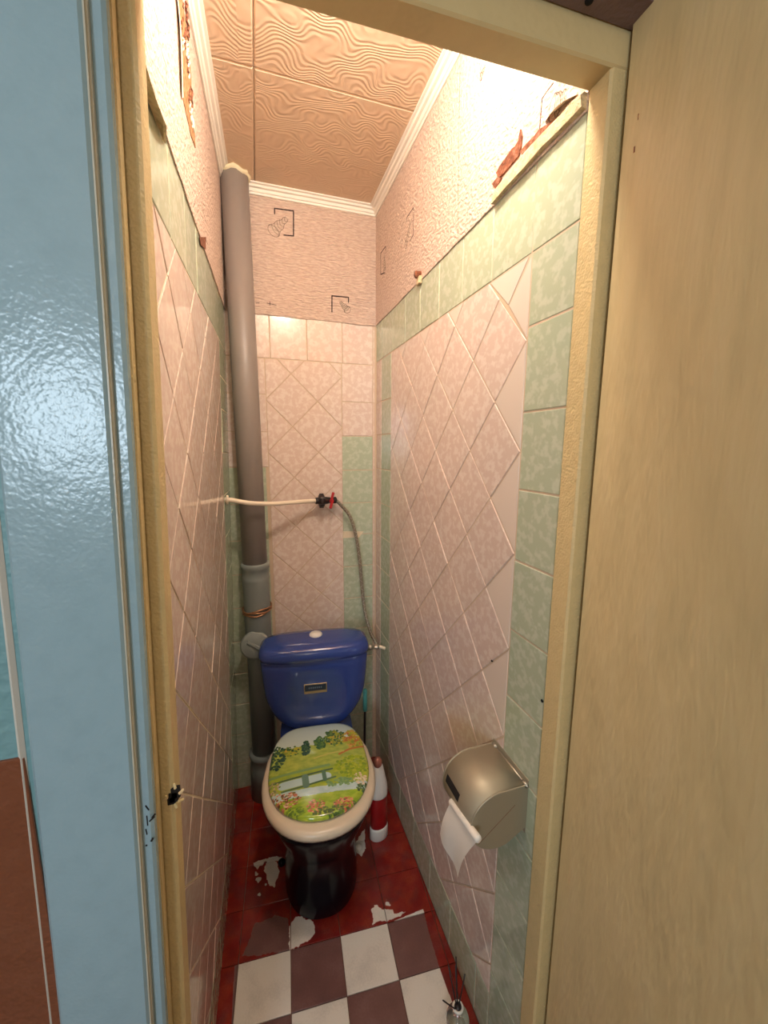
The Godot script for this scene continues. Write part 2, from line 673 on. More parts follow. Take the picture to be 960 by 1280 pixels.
func build_right_wall() -> void:
	var root := structure("wall_right", "right wall of pink diamond tiles with a green tile border and wallpaper above", "wall")
	wall_slab(root, [Vector3(XR + 0.0016, -0.1, ZB - 0.1), Vector3(XR + 0.0016, -0.1, ZF), Vector3(XR + 0.1, -0.1, ZF), Vector3(XR + 0.1, -0.1, ZB - 0.1)],
		[Vector3(XR + 0.0016, CEIL + 0.1, ZB - 0.1), Vector3(XR + 0.0016, CEIL + 0.1, ZF), Vector3(XR + 0.1, CEIL + 0.1, ZF), Vector3(XR + 0.1, CEIL + 0.1, ZB - 0.1)], M.grout)
	var z0 := -0.688
	var z1 := -1.507
	var top := 1.877
	var bot := 0.155
	tile_grid(root, [z0, ZF], [0.0, 0.08, 0.23, 0.38, 0.53, 0.684, 0.835, 0.986, 1.139, 1.291, 1.438, 1.590, 1.747, top], map_right, M.green)
	tile_grid(root, [ZB + 0.075, z1], [bot, 0.265, 0.41, 0.555, 0.70, 0.85, 0.995, 1.14, 1.285, 1.431, 1.575, 1.71, top], map_right, M.green)
	tile_grid(root, [ZB, ZB + 0.075], [0.0, bot, 0.265, 0.41, 0.555, 0.70, 0.85, 0.995, 1.14, 1.285, 1.431, 1.575, 1.71, top], map_right, M.pink)
	tile_grid(root, [ZB, -1.625, -1.491, -1.358, -1.224, -1.09, -0.956, -0.823, -0.689, ZF], [top, PAPER + 0.03], map_right, M.green)
	tile_grid(root, [ZB + 0.075, -1.50, -1.35, -1.20, -1.05, -0.90, -0.75, z0], [0.0, bot], map_right, M.green)
	for d in diamonds(Vector2(z0, 1.725), 0.1, 0.1055, Rect2(z1, bot, z0 - z1, top - bot)):
		var c: Vector2 = d.at
		var at_edge := absf(c.x - z0) < 0.02 and c.y > 0.9
		var at_top := c.y > top - 0.02 and c.x < -0.85
		var at_corner := c.y > top - 0.08 and c.x > -0.82
		if at_corner:
			continue
		if at_edge and c.y > 1.7:
			continue
		tile(root, d.poly, map_right, [M.filler] if (at_edge or at_top) else M.pink)
	# two old drill holes
	for q in [[678, 876, 0.0032], [615, 826, 0.0026]]:
		var at := on_right(q[0], q[1])
		var dh := begin()
		turned(dh, map_right(at.x, at.y, 0.004), map_right(at.x, at.y, 0.5), [Vector2(0.0, 0.0), Vector2(q[2], 0.0), Vector2(q[2], 0.0045), Vector2(0.0, 0.0045)], 10)
		commit("drill_hole", dh, M.dark, root)
	# the cracked white corner piece and its neighbour
	tile(root, PackedVector2Array([Vector2(z0, 1.725), Vector2(z0, top), Vector2(-0.756, 1.806)]), map_right, [M.filler])
	tile(root, PackedVector2Array([Vector2(-0.692, top), Vector2(-0.832, top), Vector2(-0.756, 1.806)]), map_right, [M.filler])
	# wallpaper
	var w := 2000
	var h := 776
	var ims := wallpaper_images(w, h, 91, true)
	var z_lo := ZB
	var z_hi := ZF
	var to_im := func(px: float, py: float) -> Vector2:
		var p := on_right(px, py)
		return Vector2((p.x - z_lo) / (z_hi - z_lo) * w, (CEIL - p.y) / (CEIL - PAPER + 0.02) * h)
	var crop := func(x: float, y: float) -> Vector2: return to_im.call(320.0 + x / 4.36, 240.0 + y / 4.36)
	var ink := Color8(58, 34, 32)
	stroke(ims[0], [crop.call(825, 170), crop.call(828, 140), crop.call(865, 85), crop.call(862, 235), crop.call(843, 270)], 5.0, ink)
	shell_print(ims[0], crop.call(852, 150), crop.call(822, 290), 22.0)
	stroke(ims[0], [crop.call(712, 320), crop.call(712, 297), crop.call(684, 335), crop.call(684, 450), crop.call(705, 440)], 6.0, ink)
	shell_print(ims[0], crop.call(704, 345), crop.call(706, 430), 24.0)
	var crop2 := func(x: float, y: float) -> Vector2: return to_im.call(600.0 + x / 5.82, 60.0 + y / 5.82)
	stroke(ims[0], [crop2.call(545, 262), crop2.call(505, 312), crop2.call(465, 370), crop2.call(455, 480), crop2.call(446, 590)], 4.0, ink)
	shell_print(ims[0], crop2.call(640, 330), crop2.call(555, 440), 36.0)
	stroke(ims[0], [crop2.call(20, 120), crop2.call(8, 180), crop2.call(20, 240)], 3.0, Color(ink, 0.7))
	shell_print(ims[0], crop2.call(50, 130), crop2.call(18, 210), 14.0)
	stroke(ims[0], [to_im.call(577, 60), to_im.call(575, 180), to_im.call(574, 320)], 2.5, Color8(150, 112, 88))
	for k in 5:
		var at: Vector2 = to_im.call(633.0 + k, 158.0 + k)
		stroke(ims[0], [at, at + Vector2(1, 4)], 2.0, Color8(120, 90, 70))
	var st := begin()
	var low := PackedVector2Array([Vector2(z_lo, CEIL), Vector2(z_lo, PAPER)])
	for k in range(1, 24):
		low.append(Vector2(lerpf(z_lo, z_hi, k / 24.0), PAPER + rng.randf_range(-0.0015, 0.0015)))
	low.append(Vector2(z_hi, PAPER))
	low.append(Vector2(z_hi, CEIL))
	plate(st, low, map_right, 0.0, 0.0105, 0.0006, func(q: Vector2) -> Vector2: return Vector2((q.x - z_lo) / (z_hi - z_lo), (CEIL - q.y) / (CEIL - PAPER + 0.02)))
	commit("wallpaper", st, paper_material(ims[0], ims[1]), root)

func build_back_wall() -> void:
	var root := structure("wall_back", "back wall of pink diamond tiles with patterned wallpaper above", "wall")
	wall_slab(root, [Vector3(-0.30, -0.1, ZB - 0.1), Vector3(-0.30, -0.1, ZB - 0.0016), Vector3(XR + 0.1, -0.1, ZB - 0.0016), Vector3(XR + 0.1, -0.1, ZB - 0.1)],
		[Vector3(-0.30, CEIL + 0.1, ZB - 0.1), Vector3(-0.30, CEIL + 0.1, ZB - 0.0016), Vector3(XR + 0.1, CEIL + 0.1, ZB - 0.0016), Vector3(XR + 0.1, CEIL + 0.1, ZB - 0.1)], M.grout)
	var row := 1.865
	tile_grid(root, [-0.13, 0.069, 0.212, 0.356, 0.488], [row, PAPER + 0.02], map_back, M.pink)
	tile_grid(root, [0.352, 0.488], [1.569, 1.711, row], map_back, M.pink)
	tile_grid(root, [0.350, 0.488], [0.0, 0.10, 0.25, 0.40, 0.545, 0.69, 0.84, 0.991, 1.137, 1.28, 1.423, 1.569], map_back, M.green)
	tile_grid(root, [0.488, XR - 0.006], [0.0, 0.25, 0.545, 0.84, 1.137, 1.423, 1.711, PAPER], map_back, M.pink)
	tile_grid(root, [-0.13, 0.046], [1.44, 1.581, 1.727, row], map_back, M.pink)
	tile_grid(root, [-0.14, 0.036], [0.0, 0.12, 0.265, 0.41, 0.555, 0.70, 0.85, 0.995, 1.14, 1.29, 1.44], map_back, M.green)
	for d in diamonds(Vector2(0.25, 1.707), 0.1035, 0.1035, Rect2(0.046, 0.0, 0.306, row)):
		tile(root, d.poly, map_back, M.pink)
	# a dab of pale filler over one joint beside the hose
	tile(root, PackedVector2Array([on_back(428, 673), on_back(449, 672), on_back(455, 664), on_back(429, 664)]), map_back, [M.grout_pale], "filler_patch", 0.0005, 0.0085)
	# the wallpaper
	var w := 1110
	var h := 800
	var x0 := -0.14
	var ims := wallpaper_images(w, h, 83, false)
	var to_im := func(px: float, py: float) -> Vector2:
		var p := on_back(px, py)
		return Vector2((p.x - x0) / (XR - x0) * w, (CEIL - p.y) / (CEIL - PAPER + 0.02) * h)
	var crop := func(x: float, y: float) -> Vector2: return to_im.call(320.0 + x / 4.36, 240.0 + y / 4.36)
	var ink := Color8(52, 32, 30)
	stroke(ims[0], [crop.call(101, 121), crop.call(101, 92), crop.call(204, 106), crop.call(204, 242), crop.call(152, 237)], 7.0, ink)
	shell_print(ims[0], crop.call(168, 145), crop.call(95, 215), 40.0)
	stroke(ims[0], [crop.call(413, 655), crop.call(413, 567), crop.call(503, 576), crop.call(503, 603)], 7.0, ink)
	shell_print(ims[0], crop.call(458, 600), crop.call(498, 645), 26.0)
	stroke(ims[0], [crop.call(0, 607), crop.call(18, 606)], 3.0, ink)
	stroke(ims[0], [crop.call(60, 607), crop.call(110, 618)], 3.0, Color(ink, 0.7))
	stroke(ims[0], [crop.call(75, 600), crop.call(76, 618)], 3.5, ink)
	var st := begin()
	var e := [on_back(300, 390), on_back(470, 408.5)]
	var low := PackedVector2Array([Vector2(x0, CEIL), Vector2(x0, e[0].y)])
	for k in range(1, 16):
		var t := k / 16.0
		low.append(Vector2(lerpf(x0, XR, t), lerpf(e[0].y, e[1].y, t) + rng.randf_range(-0.0012, 0.0012)))
	low.append(Vector2(XR, e[1].y))
	low.append(Vector2(XR, CEIL))
	plate(st, low, map_back, 0.0, 0.0105, 0.0006, func(q: Vector2) -> Vector2: return Vector2((q.x - x0) / (XR - x0), (CEIL - q.y) / (CEIL - PAPER + 0.02)))
	commit("wallpaper", st, paper_material(ims[0], ims[1]), root)

func build_left_wall() -> void:
	var root := structure("wall_left", "left wall of glossy pink diamond tiles with torn wallpaper above", "wall")
	var c := func(y: float, z: float, off: float) -> Vector3: return Vector3(left_x(y, z) - 0.0016 - off, y, z)
	wall_slab(root, [c.call(-0.1, ZF, 0.0), c.call(-0.1, ZB - 0.1, 0.0), c.call(-0.1, ZB - 0.1, 0.1), c.call(-0.1, ZF, 0.1)],
		[c.call(CEIL + 0.1, ZF, 0.0), c.call(CEIL + 0.1, ZB - 0.1, 0.0), c.call(CEIL + 0.1, ZB - 0.1, 0.1), c.call(CEIL + 0.1, ZF, 0.1)], M.grout_pale)
	var top := 1.876
	var z1 := -1.50
	var bot := 0.15
	tile_grid(root, [ZB, -1.49, -1.36, -1.23, -1.10, -0.97, -0.838, -0.706, ZF], [top, PAPER + 0.03], map_left, M.green)
	tile_grid(root, [ZB, z1], [0.0, bot, 0.30, 0.45, 0.60, 0.75, 0.90, 1.05, 1.20, 1.35, 1.50, 1.65, 1.76, top], map_left, M.green)
	tile_grid(root, [z1, -1.35, -1.20, -1.05, -0.90, -0.75, ZF], [0.0, bot], map_left, M.green)
	for d in diamonds(Vector2(-0.895, 1.705), 0.0985, 0.0985, Rect2(z1, bot, ZF - z1, top - bot)):
		tile(root, d.poly, map_left, M.pink)
	# wallpaper, with a long tear near the ceiling that bares the fibreboard behind
	var w := 1900
	var h := 740
	var ims := wallpaper_images(w, h, 97, true)
	var to_uv := func(q: Vector2) -> Vector2: return Vector2((q.x - ZB) / (ZF - ZB), (CEIL - q.y) / (CEIL - PAPER + 0.02))
	var im_at := func(px: float, py: float) -> Vector2: return to_uv.call(on_left(px, py)) * Vector2(w, h)
	var crop := func(x: float, y: float) -> Vector2: return im_at.call(180.0 + x / 6.4, y / 6.4)
	var ink := Color8(70, 48, 40)
	stroke(ims[0], [crop.call(85, 190), crop.call(120, 400), crop.call(160, 540), crop.call(165, 700), crop.call(178, 790)], 2.5, ink)
	stroke(ims[0], [crop.call(60, 60), crop.call(92, 180), crop.call(100, 260)], 2.0, ink)
	var crop2 := func(x: float, y: float) -> Vector2: return im_at.call(170.0 + x / 5.12, 150.0 + y / 5.12)
	stroke(ims[0], [crop2.call(408, 340), crop2.call(428, 425)], 3.0, ink)
	stroke(ims[0], [crop2.call(410, 460), crop2.call(414, 560), crop2.call(438, 655)], 3.0, ink)
	stroke(ims[0], [crop2.call(440, 770), crop2.call(452, 795)], 3.0, ink)
	stroke(ims[0], [crop2.call(385, 180), crop2.call(390, 760)], 2.0, Color8(190, 160, 138))
	var low := PackedVector2Array([Vector2(ZB, CEIL), Vector2(ZB, PAPER + 0.004)])
	for k in range(1, 24):
		var z := lerpf(ZB, ZF, k / 24.0)
		low.append(Vector2(z, PAPER + rng.randf_range(-0.003, 0.003)))
	low.append(Vector2(ZF, PAPER + 0.02))
	low.append(Vector2(ZF, CEIL))
	var st := begin()
	plate(st, low, map_left, 0.0, 0.0105, 0.0006, to_uv)
	commit("wallpaper", st, paper_material(ims[0], ims[1]), root)
	var at := func(x: float, y: float) -> Vector2: return on_left_off(180.0 + x / 6.4, y / 6.4, 0.012)
	# bared fibreboard strip
	var strip := PackedVector2Array()
	for q in [[270, -60], [284, 60], [296, 300], [304, 520], [312, 780], [345, 930], [380, 1090], [414, 1185], [406, 1060], [388, 930], [386, 800], [378, 600], [360, 400], [342, 240], [322, 90], [300, -60]]:
		strip.append(at.call(q[0], q[1]))
	st = begin()
	plate(st, strip, map_left, 0.0095, 0.0120, 0.0004, func(q: Vector2) -> Vector2: return q)
	commit("bared_board", st, M.board, root).set_meta("label", "bared tan fibreboard under torn wallpaper")
	# ragged slivers of brown fibre left along it
	for k in 22:
		var t0 := rng.randf() * 0.82
		var t1 := t0 + rng.randf_range(0.05, 0.16)
		var side := rng.randf_range(0.15, 0.9)
		var line := []
		for i in 6:
			var t := lerpf(t0, t1, i / 5.0)
			var yy := -40.0 + 1160.0 * t
			var xa := lerpf(288, 402, t * t)
			var xb := lerpf(318, 404, sqrt(t))
			var p: Vector2 = at.call(lerpf(xa, xb, clampf(side + 0.12 * sin(i * 2.1 + k), 0.05, 0.95)), yy)
			line.append(map_left(p.x, p.y, 0.0122 + 0.0012 * sin(i * 1.3 + k)))
		st = begin(true)
		tube(st, smooth_path(line, 3), 0.0010 + 0.0016 * rng.randf(), 6)
		commit("torn_fibre", st, M.fibre if k % 3 else M.paper_back, root)
	# the loose paper edge that stands off the wall along the tear
	st = begin()
	var prev := []
	for q in [[258, -60, 0.004], [268, 60, 0.005], [276, 200, 0.006], [284, 420, 0.007], [292, 620, 0.006], [306, 778, 0.003]]:
		var base: Vector2 = at.call(q[0] + 12, q[1])
		var tip: Vector2 = at.call(q[0] - 8, q[1] + 4)
		var cur := [map_left(base.x, base.y, 0.0104), map_left(tip.x, tip.y, 0.0104 + q[2]), map_left(tip.x, tip.y, 0.0104 + q[2] + 0.0012), map_left(base.x, base.y, 0.0118)]
		if prev:
			for i in 4:
				quad(st, prev[i], prev[(i + 1) % 4], cur[(i + 1) % 4], cur[i])
		prev = cur
	commit("curled_paper_edge", st, M.paper_back, root)
	# small chip under the paper
	st = begin()
	var chip := PackedVector2Array([on_left(247, 296), on_left(255.5, 296), on_left(255, 312), on_left(249, 306)])
	plate(st, chip, map_left, 0.0100, 0.0112, 0.0003, func(q: Vector2) -> Vector2: return q)
	commit("bare_patch", st, M.fibre, root)

func build_front_wall() -> void:
	var root := structure("wall_front", "front wall around the doorway, teal oil paint over a brown lower band", "wall")
	add_box("masonry", Vector3(-1.9, -0.1, ZF), Vector3(-0.235, CEIL + 0.1, -0.483), M.hall_wall, root, 0.001)
	add_box("masonry", Vector3(0.60, -0.1, ZF), Vector3(1.6, CEIL + 0.1, -0.483), M.hall_wall, root, 0.001)
	add_box("masonry", Vector3(-0.235, 2.13, ZF), Vector3(0.60, CEIL + 0.1, -0.483), M.hall_wall, root, 0.001)
	add_box("lining", Vector3(-0.22, 2.13, ZF - 0.004), Vector3(0.60, CEIL, ZF + 0.001), M.paper_back, root, 0.001)
	add_box("lower_band", Vector3(-1.9, 0.0, -0.485), Vector3(-0.252, 1.19, -0.480), M.hall_brown, root, 0.001)

func build_ceiling() -> void:
	var root := structure("ceiling", "ceiling of peach embossed foam tiles", "ceiling")
	add_box("slab", Vector3(-0.35, CEIL + 0.006, ZB - 0.1), Vector3(XR + 0.1, CEIL + 0.12, ZF + 0.1), M.plaster, root, 0.001)
	# the embossing: wandering ridges, like fingerprints
	var a := noise(0.0050, 205, 1)
	var m := mat(Color8(218, 190, 162), 0.6)
	m.normal_enabled = true
	m.normal_scale = 0.28
	m.normal_texture = grey_normal(1024, func(x, y): return 0.5 + 0.5 * sin(a.get_noise_2d(x, y) * 16.0 + y * 0.20), 5.0)
	var xs := [-0.46, 0.0355, XR + 0.02]
	var zs := [ZB - 0.02, -1.220, -0.73, -0.52]
	for i in 2:
		for j in 3:
			var p := rect(maxf(xs[i], -0.22) + 0.001, zs[j] + 0.001, xs[i + 1] - 0.001, zs[j + 1] - 0.001)
			var st := begin()
			plate(st, p, map_ceiling, -0.008, 0.0, 0.0035, func(q: Vector2) -> Vector2: return q / 0.5)
			commit("tile", st, m, root)
	# cove moulding along three sides
	var prof := [Vector2(0.0, 0.030), Vector2(0.004, 0.030), Vector2(0.006, 0.024), Vector2(0.010, 0.022), Vector2(0.013, 0.014), Vector2(0.020, 0.012), Vector2(0.023, 0.006), Vector2(0.030, 0.004), Vector2(0.030, 0.0), Vector2(0.0, 0.0)]
	var runs := [[Vector3(left_x(CEIL, ZB), 0, ZB + 0.0035), Vector3(XR, 0, ZB + 0.0035), Vector3(0, 0, 1)],
		[Vector3(XR - 0.0035, 0, ZB), Vector3(XR - 0.0035, 0, ZF), Vector3(-1, 0, 0)],
		[Vector3(left_x(CEIL, ZF) + 0.0035, 0, ZF), Vector3(left_x(CEIL, ZB) + 0.0035, 0, ZB), Vector3(1, 0, 0)]]
	for k in 3:
		var st := begin()
		var lo := []
		var hi := []
		for q in prof:
			lo.append(runs[k][0] + runs[k][2] * q.x + Vector3(0, CEIL - q.y, 0))
			hi.append(runs[k][1] + runs[k][2] * q.x + Vector3(0, CEIL - q.y, 0))
		loft(st, [lo, hi])
		var o := commit("trim_%d" % (k + 1), st, M.foam_white)
		o.set_meta("kind", "structure")
		o.set_meta("label", ["white foam moulding where back wall meets ceiling", "white foam moulding where right wall meets ceiling", "white foam moulding where left wall meets ceiling"][k])
		o.set_meta("category", "moulding")

# ------------------------------------------------------------------ doorway
func jamb_x(y: float) -> float:
	return -0.095 - 0.0307 * (2.0 - y)

func post(called: String, parent: Node, m: Material, x0: Callable, x1: Callable, y0: float, y1: float, z0: float, z1: float) -> MeshInstance3D:
	var st := begin()
	var r := 0.0035
	var rings := []
	var n := 24
	for k in n + 1:
		var y := lerpf(y0, y1, float(k) / n)
		var a: float = x0.call(y)
		var b: float = x1.call(y)
		rings.append([Vector3(a + r, y, z0), Vector3(b - r, y, z0), Vector3(b, y, z0 + r), Vector3(b, y, z1 - r), Vector3(b - r, y, z1), Vector3(a + r, y, z1), Vector3(a, y, z1 - r), Vector3(a, y, z0 + r)])
	loft(st, rings)
	return commit(called, st, m, parent)

func build_frame_and_door() -> void:
	var f := structure("trim_4", "cream painted wooden door frame with pale blue hall casing", "door frame")
	var off := func(d: float) -> Callable: return func(y: float) -> float: return jamb_x(y) + d
	# latch side
	post("stop", f, M.cream_old, off.call(-0.07), off.call(0.0), 0.0, 2.06, ZF, -0.527)
	post("jamb", f, M.cream_old, off.call(-0.07), off.call(-0.0155), 0.0, 2.13, -0.526, -0.505)
	post("jamb_face", f, M.blue, off.call(-0.034), off.call(-0.016), 0.0, 2.13, -0.506, -0.489)
	post("casing", f, M.blue, off.call(-0.126), off.call(-0.031), 0.0, 2.19, -0.506, -0.477)
	post("casing_edge", f, M.beige, off.call(-0.0335), off.call(-0.0285), 0.0, 2.19, -0.500, -0.480)
	post("casing_bead", f, M.plaster, off.call(-0.138), off.call(-0.131), 0.0, 2.19, -0.506, -0.479)
	# hinge side
	post("stop", f, M.cream_old, func(_y): return 0.499, func(_y): return 0.60, 0.0, 2.06, ZF, -0.527)
	post("jamb", f, M.cream, func(_y): return 0.535, func(_y): return 0.60, 0.0, 2.13, -0.526, -0.483)
	# head, a little out of level
	var head := func(called: String, m: Material, y0: float, y1: float, z0: float, z1: float) -> void:
		var st := begin()
		var tip := 0.016
		var r := 0.003
		var ring := func(x: float, dy: float) -> Array:
			return [Vector3(x, y0 + dy, z0 + r), Vector3(x, y0 + dy, z1 - r), Vector3(x, y0 + dy + r, z1), Vector3(x, y1, z1), Vector3(x, y1, z0), Vector3(x, y0 + dy + r, z0)]
		var rings := []
		for k in 9:
			var x := lerpf(-0.16, 0.60, k / 8.0)
			rings.append(ring.call(x, tip * (x - 0.05) / 0.48))
		loft(st, rings)
		commit(called, st, m, f)
	head.call("head_stop", M.cream, 2.034, 2.11, ZF, -0.525)
	head.call("head", M.mauve, 2.080, 2.15, -0.526, -0.483)
	add_box("head_casing", Vector3(-0.235, 2.12, -0.484), Vector3(0.62, 2.21, -0.470), M.blue, f, 0.003)
	# a dark old nail head under the head rail
	var nail := begin(true)
	lathe(nail, [Vector2(0.0, 0.0), Vector2(0.006, 0.0), Vector2(0.005, -0.003), Vector2(0.0, -0.004)], Vector3(0.436, 2.094, -0.508), 12)
	commit("nail_head", nail, M.dark, f)
	# strike hole hacked into the latch side, with splintered paint round it
	var hp := on_plane(216, 998, Vector3.BACK, -0.526)
	var y := hp.y
	var x := hp.x + 0.006
	var hole := begin()
	for q in [[-0.011, -0.007, 0.0, 0.008], [-0.008, -0.002, 0.003, 0.014], [-0.013, -0.010, -0.003, 0.002]]:
		bevel_box(hole, Vector3(x + q[0], y + q[1], -0.532), Vector3(x + q[2], y + q[3], -0.5262), 0.0008)
	commit("strike_hole", hole, M.dark, f)
	for k in 6:
		var st := begin()
		var a := TAU * (k + rng.randf()) / 6.0
		var at := Vector3(x - 0.005 + cos(a) * 0.0095, y + 0.003 + sin(a) * 0.0145, -0.5262)
		bevel_box(st, Vector3(-0.0032, -0.0016, -0.001), Vector3(0.0042, 0.0016, 0.0018), 0.0007, Transform3D(Basis(Vector3.BACK, a + rng.randf()) * Basis(Vector3.UP, rng.randf_range(-0.5, 0.5)), at))
		commit("splinter", st, M.wood if k % 3 == 0 else M.cream_old, f)
	# dents and nicks in the blue paint beside it
	for q in [[184, 1010, 0.0007, 0.004, 0.4], [184, 1026, 0.0006, 0.007, 0.0], [183, 1040, 0.0006, 0.004, 0.1], [190, 1024, 0.0008, 0.004, -0.9], [192, 1020, 0.0010, 0.003, -0.7], [190, 1050, 0.0012, 0.0022, -0.5], [183, 1057, 0.0010, 0.0010, 0.0], [185, 1192, 0.0007, 0.004, 0.3], [186, 1222, 0.0007, 0.006, 0.0], [188, 1236, 0.0009, 0.002, 0.6], [187, 1250, 0.0006, 0.005, -0.2], [191, 1266, 0.0006, 0.004, 0.2]]:
		var p := on_plane(q[0], q[1], Vector3.BACK, -0.4885)
		var st := begin()
		bevel_box(st, Vector3(-q[2], -q[3], -0.001), Vector3(q[2], q[3], 0.0004), 0.0003, Transform3D(Basis(Vector3.BACK, q[4]), p))
		commit("nick", st, M.dark, f)

	# the open door leaf, hinged on the right
	var d := structure("door_1", "cream painted flat door leaf standing open into the hall", "door")
	d.position = Vector3(0.519, 0.0, -0.508)
	d.rotation.y = deg_to_rad(-1.0)
	add_box("leaf", Vector3(0.0, 0.012, -0.012), Vector3(0.040, 2.19, 0.60), M.door_paint, d, 0.004)
	for q in [[793, 187, 0.0014, 0.004], [798, 146, 0.0008, 0.004]]:
		var p := on_plane(q[0], q[1], Vector3.RIGHT, 0.519)
		add_box("scratch", d.transform.affine_inverse() * p - Vector3(0.0006, q[3], q[2]), d.transform.affine_inverse() * p + Vector3(0.0012, q[3], q[2]), M.fibre, d, 0.0004)
	for hy in [0.25, 1.85]:
		var st := begin(true)
		turned(st, Vector3(0.0385, hy, -0.004), Vector3(0.0385, hy + 0.09, -0.004), [Vector2(0.0, 0.0), Vector2(0.006, 0.0), Vector2(0.006, 0.09), Vector2(0.0, 0.09)])
		commit("hinge", st, M.steel, d)

func build_hall() -> void:
	var z0 := -0.483
	var z1 := 2.05
	var fl := structure("floor_hall", "brown painted floor of the hall outside the doorway", "floor")
	add_box("boards", Vector3(-1.9, -0.1, z0 + 0.03), Vector3(1.6, 0.0, z1), mat(Color8(128, 84, 56), 0.45), fl, 0.001)
	var ce := structure("ceiling_hall", "white plaster ceiling of the hall", "ceiling")
	add_box("slab", Vector3(-1.9, CEIL + 0.001, z0), Vector3(1.6, CEIL + 0.1, z1), M.plaster, ce, 0.001)
	var wl := structure("wall_hall_left", "left plaster wall of the hall", "wall")
	add_box("masonry", Vector3(-2.0, -0.1, z0), Vector3(-1.9, CEIL + 0.1, z1), M.plaster, wl, 0.001)
	var wr := structure("wall_hall_right", "right plaster wall of the hall", "wall")
	add_box("masonry", Vector3(1.6, -0.1, z0), Vector3(1.7, CEIL + 0.1, z1), M.plaster, wr, 0.001)
	var wb := structure("wall_hall_back", "back plaster wall of the hall with a window", "wall")
	var a := Vector2(-1.37, 1.36)
	var b := Vector2(-0.79, 2.04)
	add_box("masonry", Vector3(-1.9, -0.1, z1), Vector3(a.x, CEIL + 0.1, z1 + 0.12), M.plaster, wb, 0.001)
	add_box("masonry", Vector3(b.x, -0.1, z1), Vector3(1.6, CEIL + 0.1, z1 + 0.12), M.plaster, wb, 0.001)
	add_box("masonry", Vector3(a.x, -0.1, z1), Vector3(b.x, a.y, z1 + 0.12), M.plaster, wb, 0.001)
	add_box("masonry", Vector3(a.x, b.y, z1), Vector3(b.x, CEIL + 0.1, z1 + 0.12), M.plaster, wb, 0.001)
	var wi := structure("window_1", "white framed hall window with clear panes", "window")
	for q in [[a.x, a.y, a.x + 0.05, b.y], [b.x - 0.05, a.y, b.x, b.y], [a.x + 0.05, a.y, b.x - 0.05, a.y + 0.05], [a.x + 0.05, b.y - 0.05, b.x - 0.05, b.y], [(a.x + b.x) * 0.5 - 0.02, a.y + 0.05, (a.x + b.x) * 0.5 + 0.02, b.y - 0.05]]:
		add_box("frame", Vector3(q[0], q[1], z1 + 0.04), Vector3(q[2], q[3], z1 + 0.09), M.white_plastic, wi, 0.003)
	var glass := mat(Color(0.9, 0.95, 1.0, 0.08), 0.02)
	glass.transparency = BaseMaterial3D.TRANSPARENCY_ALPHA
	for s in 2:
		var xa := a.x + 0.05 if s == 0 else (a.x + b.x) * 0.5 + 0.02
		var xb := (a.x + b.x) * 0.5 - 0.02 if s == 0 else b.x - 0.05
		add_box("pane", Vector3(xa, a.y + 0.05, z1 + 0.062), Vector3(xb, b.y - 0.05, z1 + 0.066), glass, wi, 0.0005)

	# pendant bulb under the hall ceiling
	var at := Vector3(-0.15, 2.20, 1.05)
	var o := thing("pendant_lamp", "bare pendant bulb hanging from the hall ceiling", "lamp", at)
	var st := begin(true)
	tube(st, [Vector3(0, 0.05, 0), Vector3(0, CEIL - at.y, 0)], 0.004, 8)
	commit("cord", st, M.black_plastic, o)
	st = begin(true)
	lathe(st, [Vector2(0.0, 0.035), Vector2(0.018, 0.035), Vector2(0.018, 0.075), Vector2(0.008, 0.085), Vector2(0.0, 0.085)], Vector3.ZERO, 16)
	commit("socket", st, M.black_plastic, o)
	st = begin(true)
	var prof := []
	for k in 13:
		var t := PI * k / 12.0
		prof.append(Vector2(sin(t) * 0.04, -cos(t) * 0.042))
	lathe(st, prof, Vector3.ZERO, 20)
	var g := mat(Color8(255, 248, 236), 0.3)
	g.emission_enabled = true
	g.emission = Color(1.0, 0.94, 0.86)
	g.emission_energy_multiplier = 5.0
	commit("bulb", st, g, o)
	var l := OmniLight3D.new()
	l.name = "pendant_light"
	l.light_color = Color(1.0, 0.94, 0.86)
	l.light_energy = 0.3
	l.light_size = 0.04
	l.omni_range = 8.0
	l.omni_attenuation = 2.0
	l.shadow_enabled = true
	o.add_child(l)

# ------------------------------------------------------------------ lamp over the door, inside
func build_lamp() -> void:
	var at := Vector3(0.20, 2.395, -0.665)
	var o := thing("wall_lamp", "round glass wall lamp mounted inside above the doorway", "lamp", at)
	var st := begin(true)
	turned(st, Vector3(0, 0.0, 0.093), Vector3(0, 0.0, 0.0), [Vector2(0.0, 0.0), Vector2(0.05, 0.0), Vector2(0.05, 0.015), Vector2(0.03, 0.03), Vector2(0.03, 0.045), Vector2(0.0, 0.045)], 24)
	commit("base", st, M.white_plastic, o)
	st = begin(true)
	var prof := []
	for k in 13:
		var t := PI * k / 12.0
		prof.append(Vector2(sin(t) * 0.055, -cos(t) * 0.055))
	lathe(st, prof, Vector3.ZERO, 24)
	var g := mat(Color8(255, 244, 226), 0.3)
	g.emission_enabled = true
	g.emission = Color(1.0, 0.95, 0.88)
	g.emission_energy_multiplier = 6.0
	commit("globe", st, g, o)
	var l := OmniLight3D.new()
	l.name = "lamp_light"
	l.light_color = Color(1.0, 0.965, 0.92)
	l.light_energy = 0.46
	l.light_size = 0.05
	l.omni_range = 8.0
	l.omni_attenuation = 2.0
	l.shadow_enabled = true
	o.add_child(l)

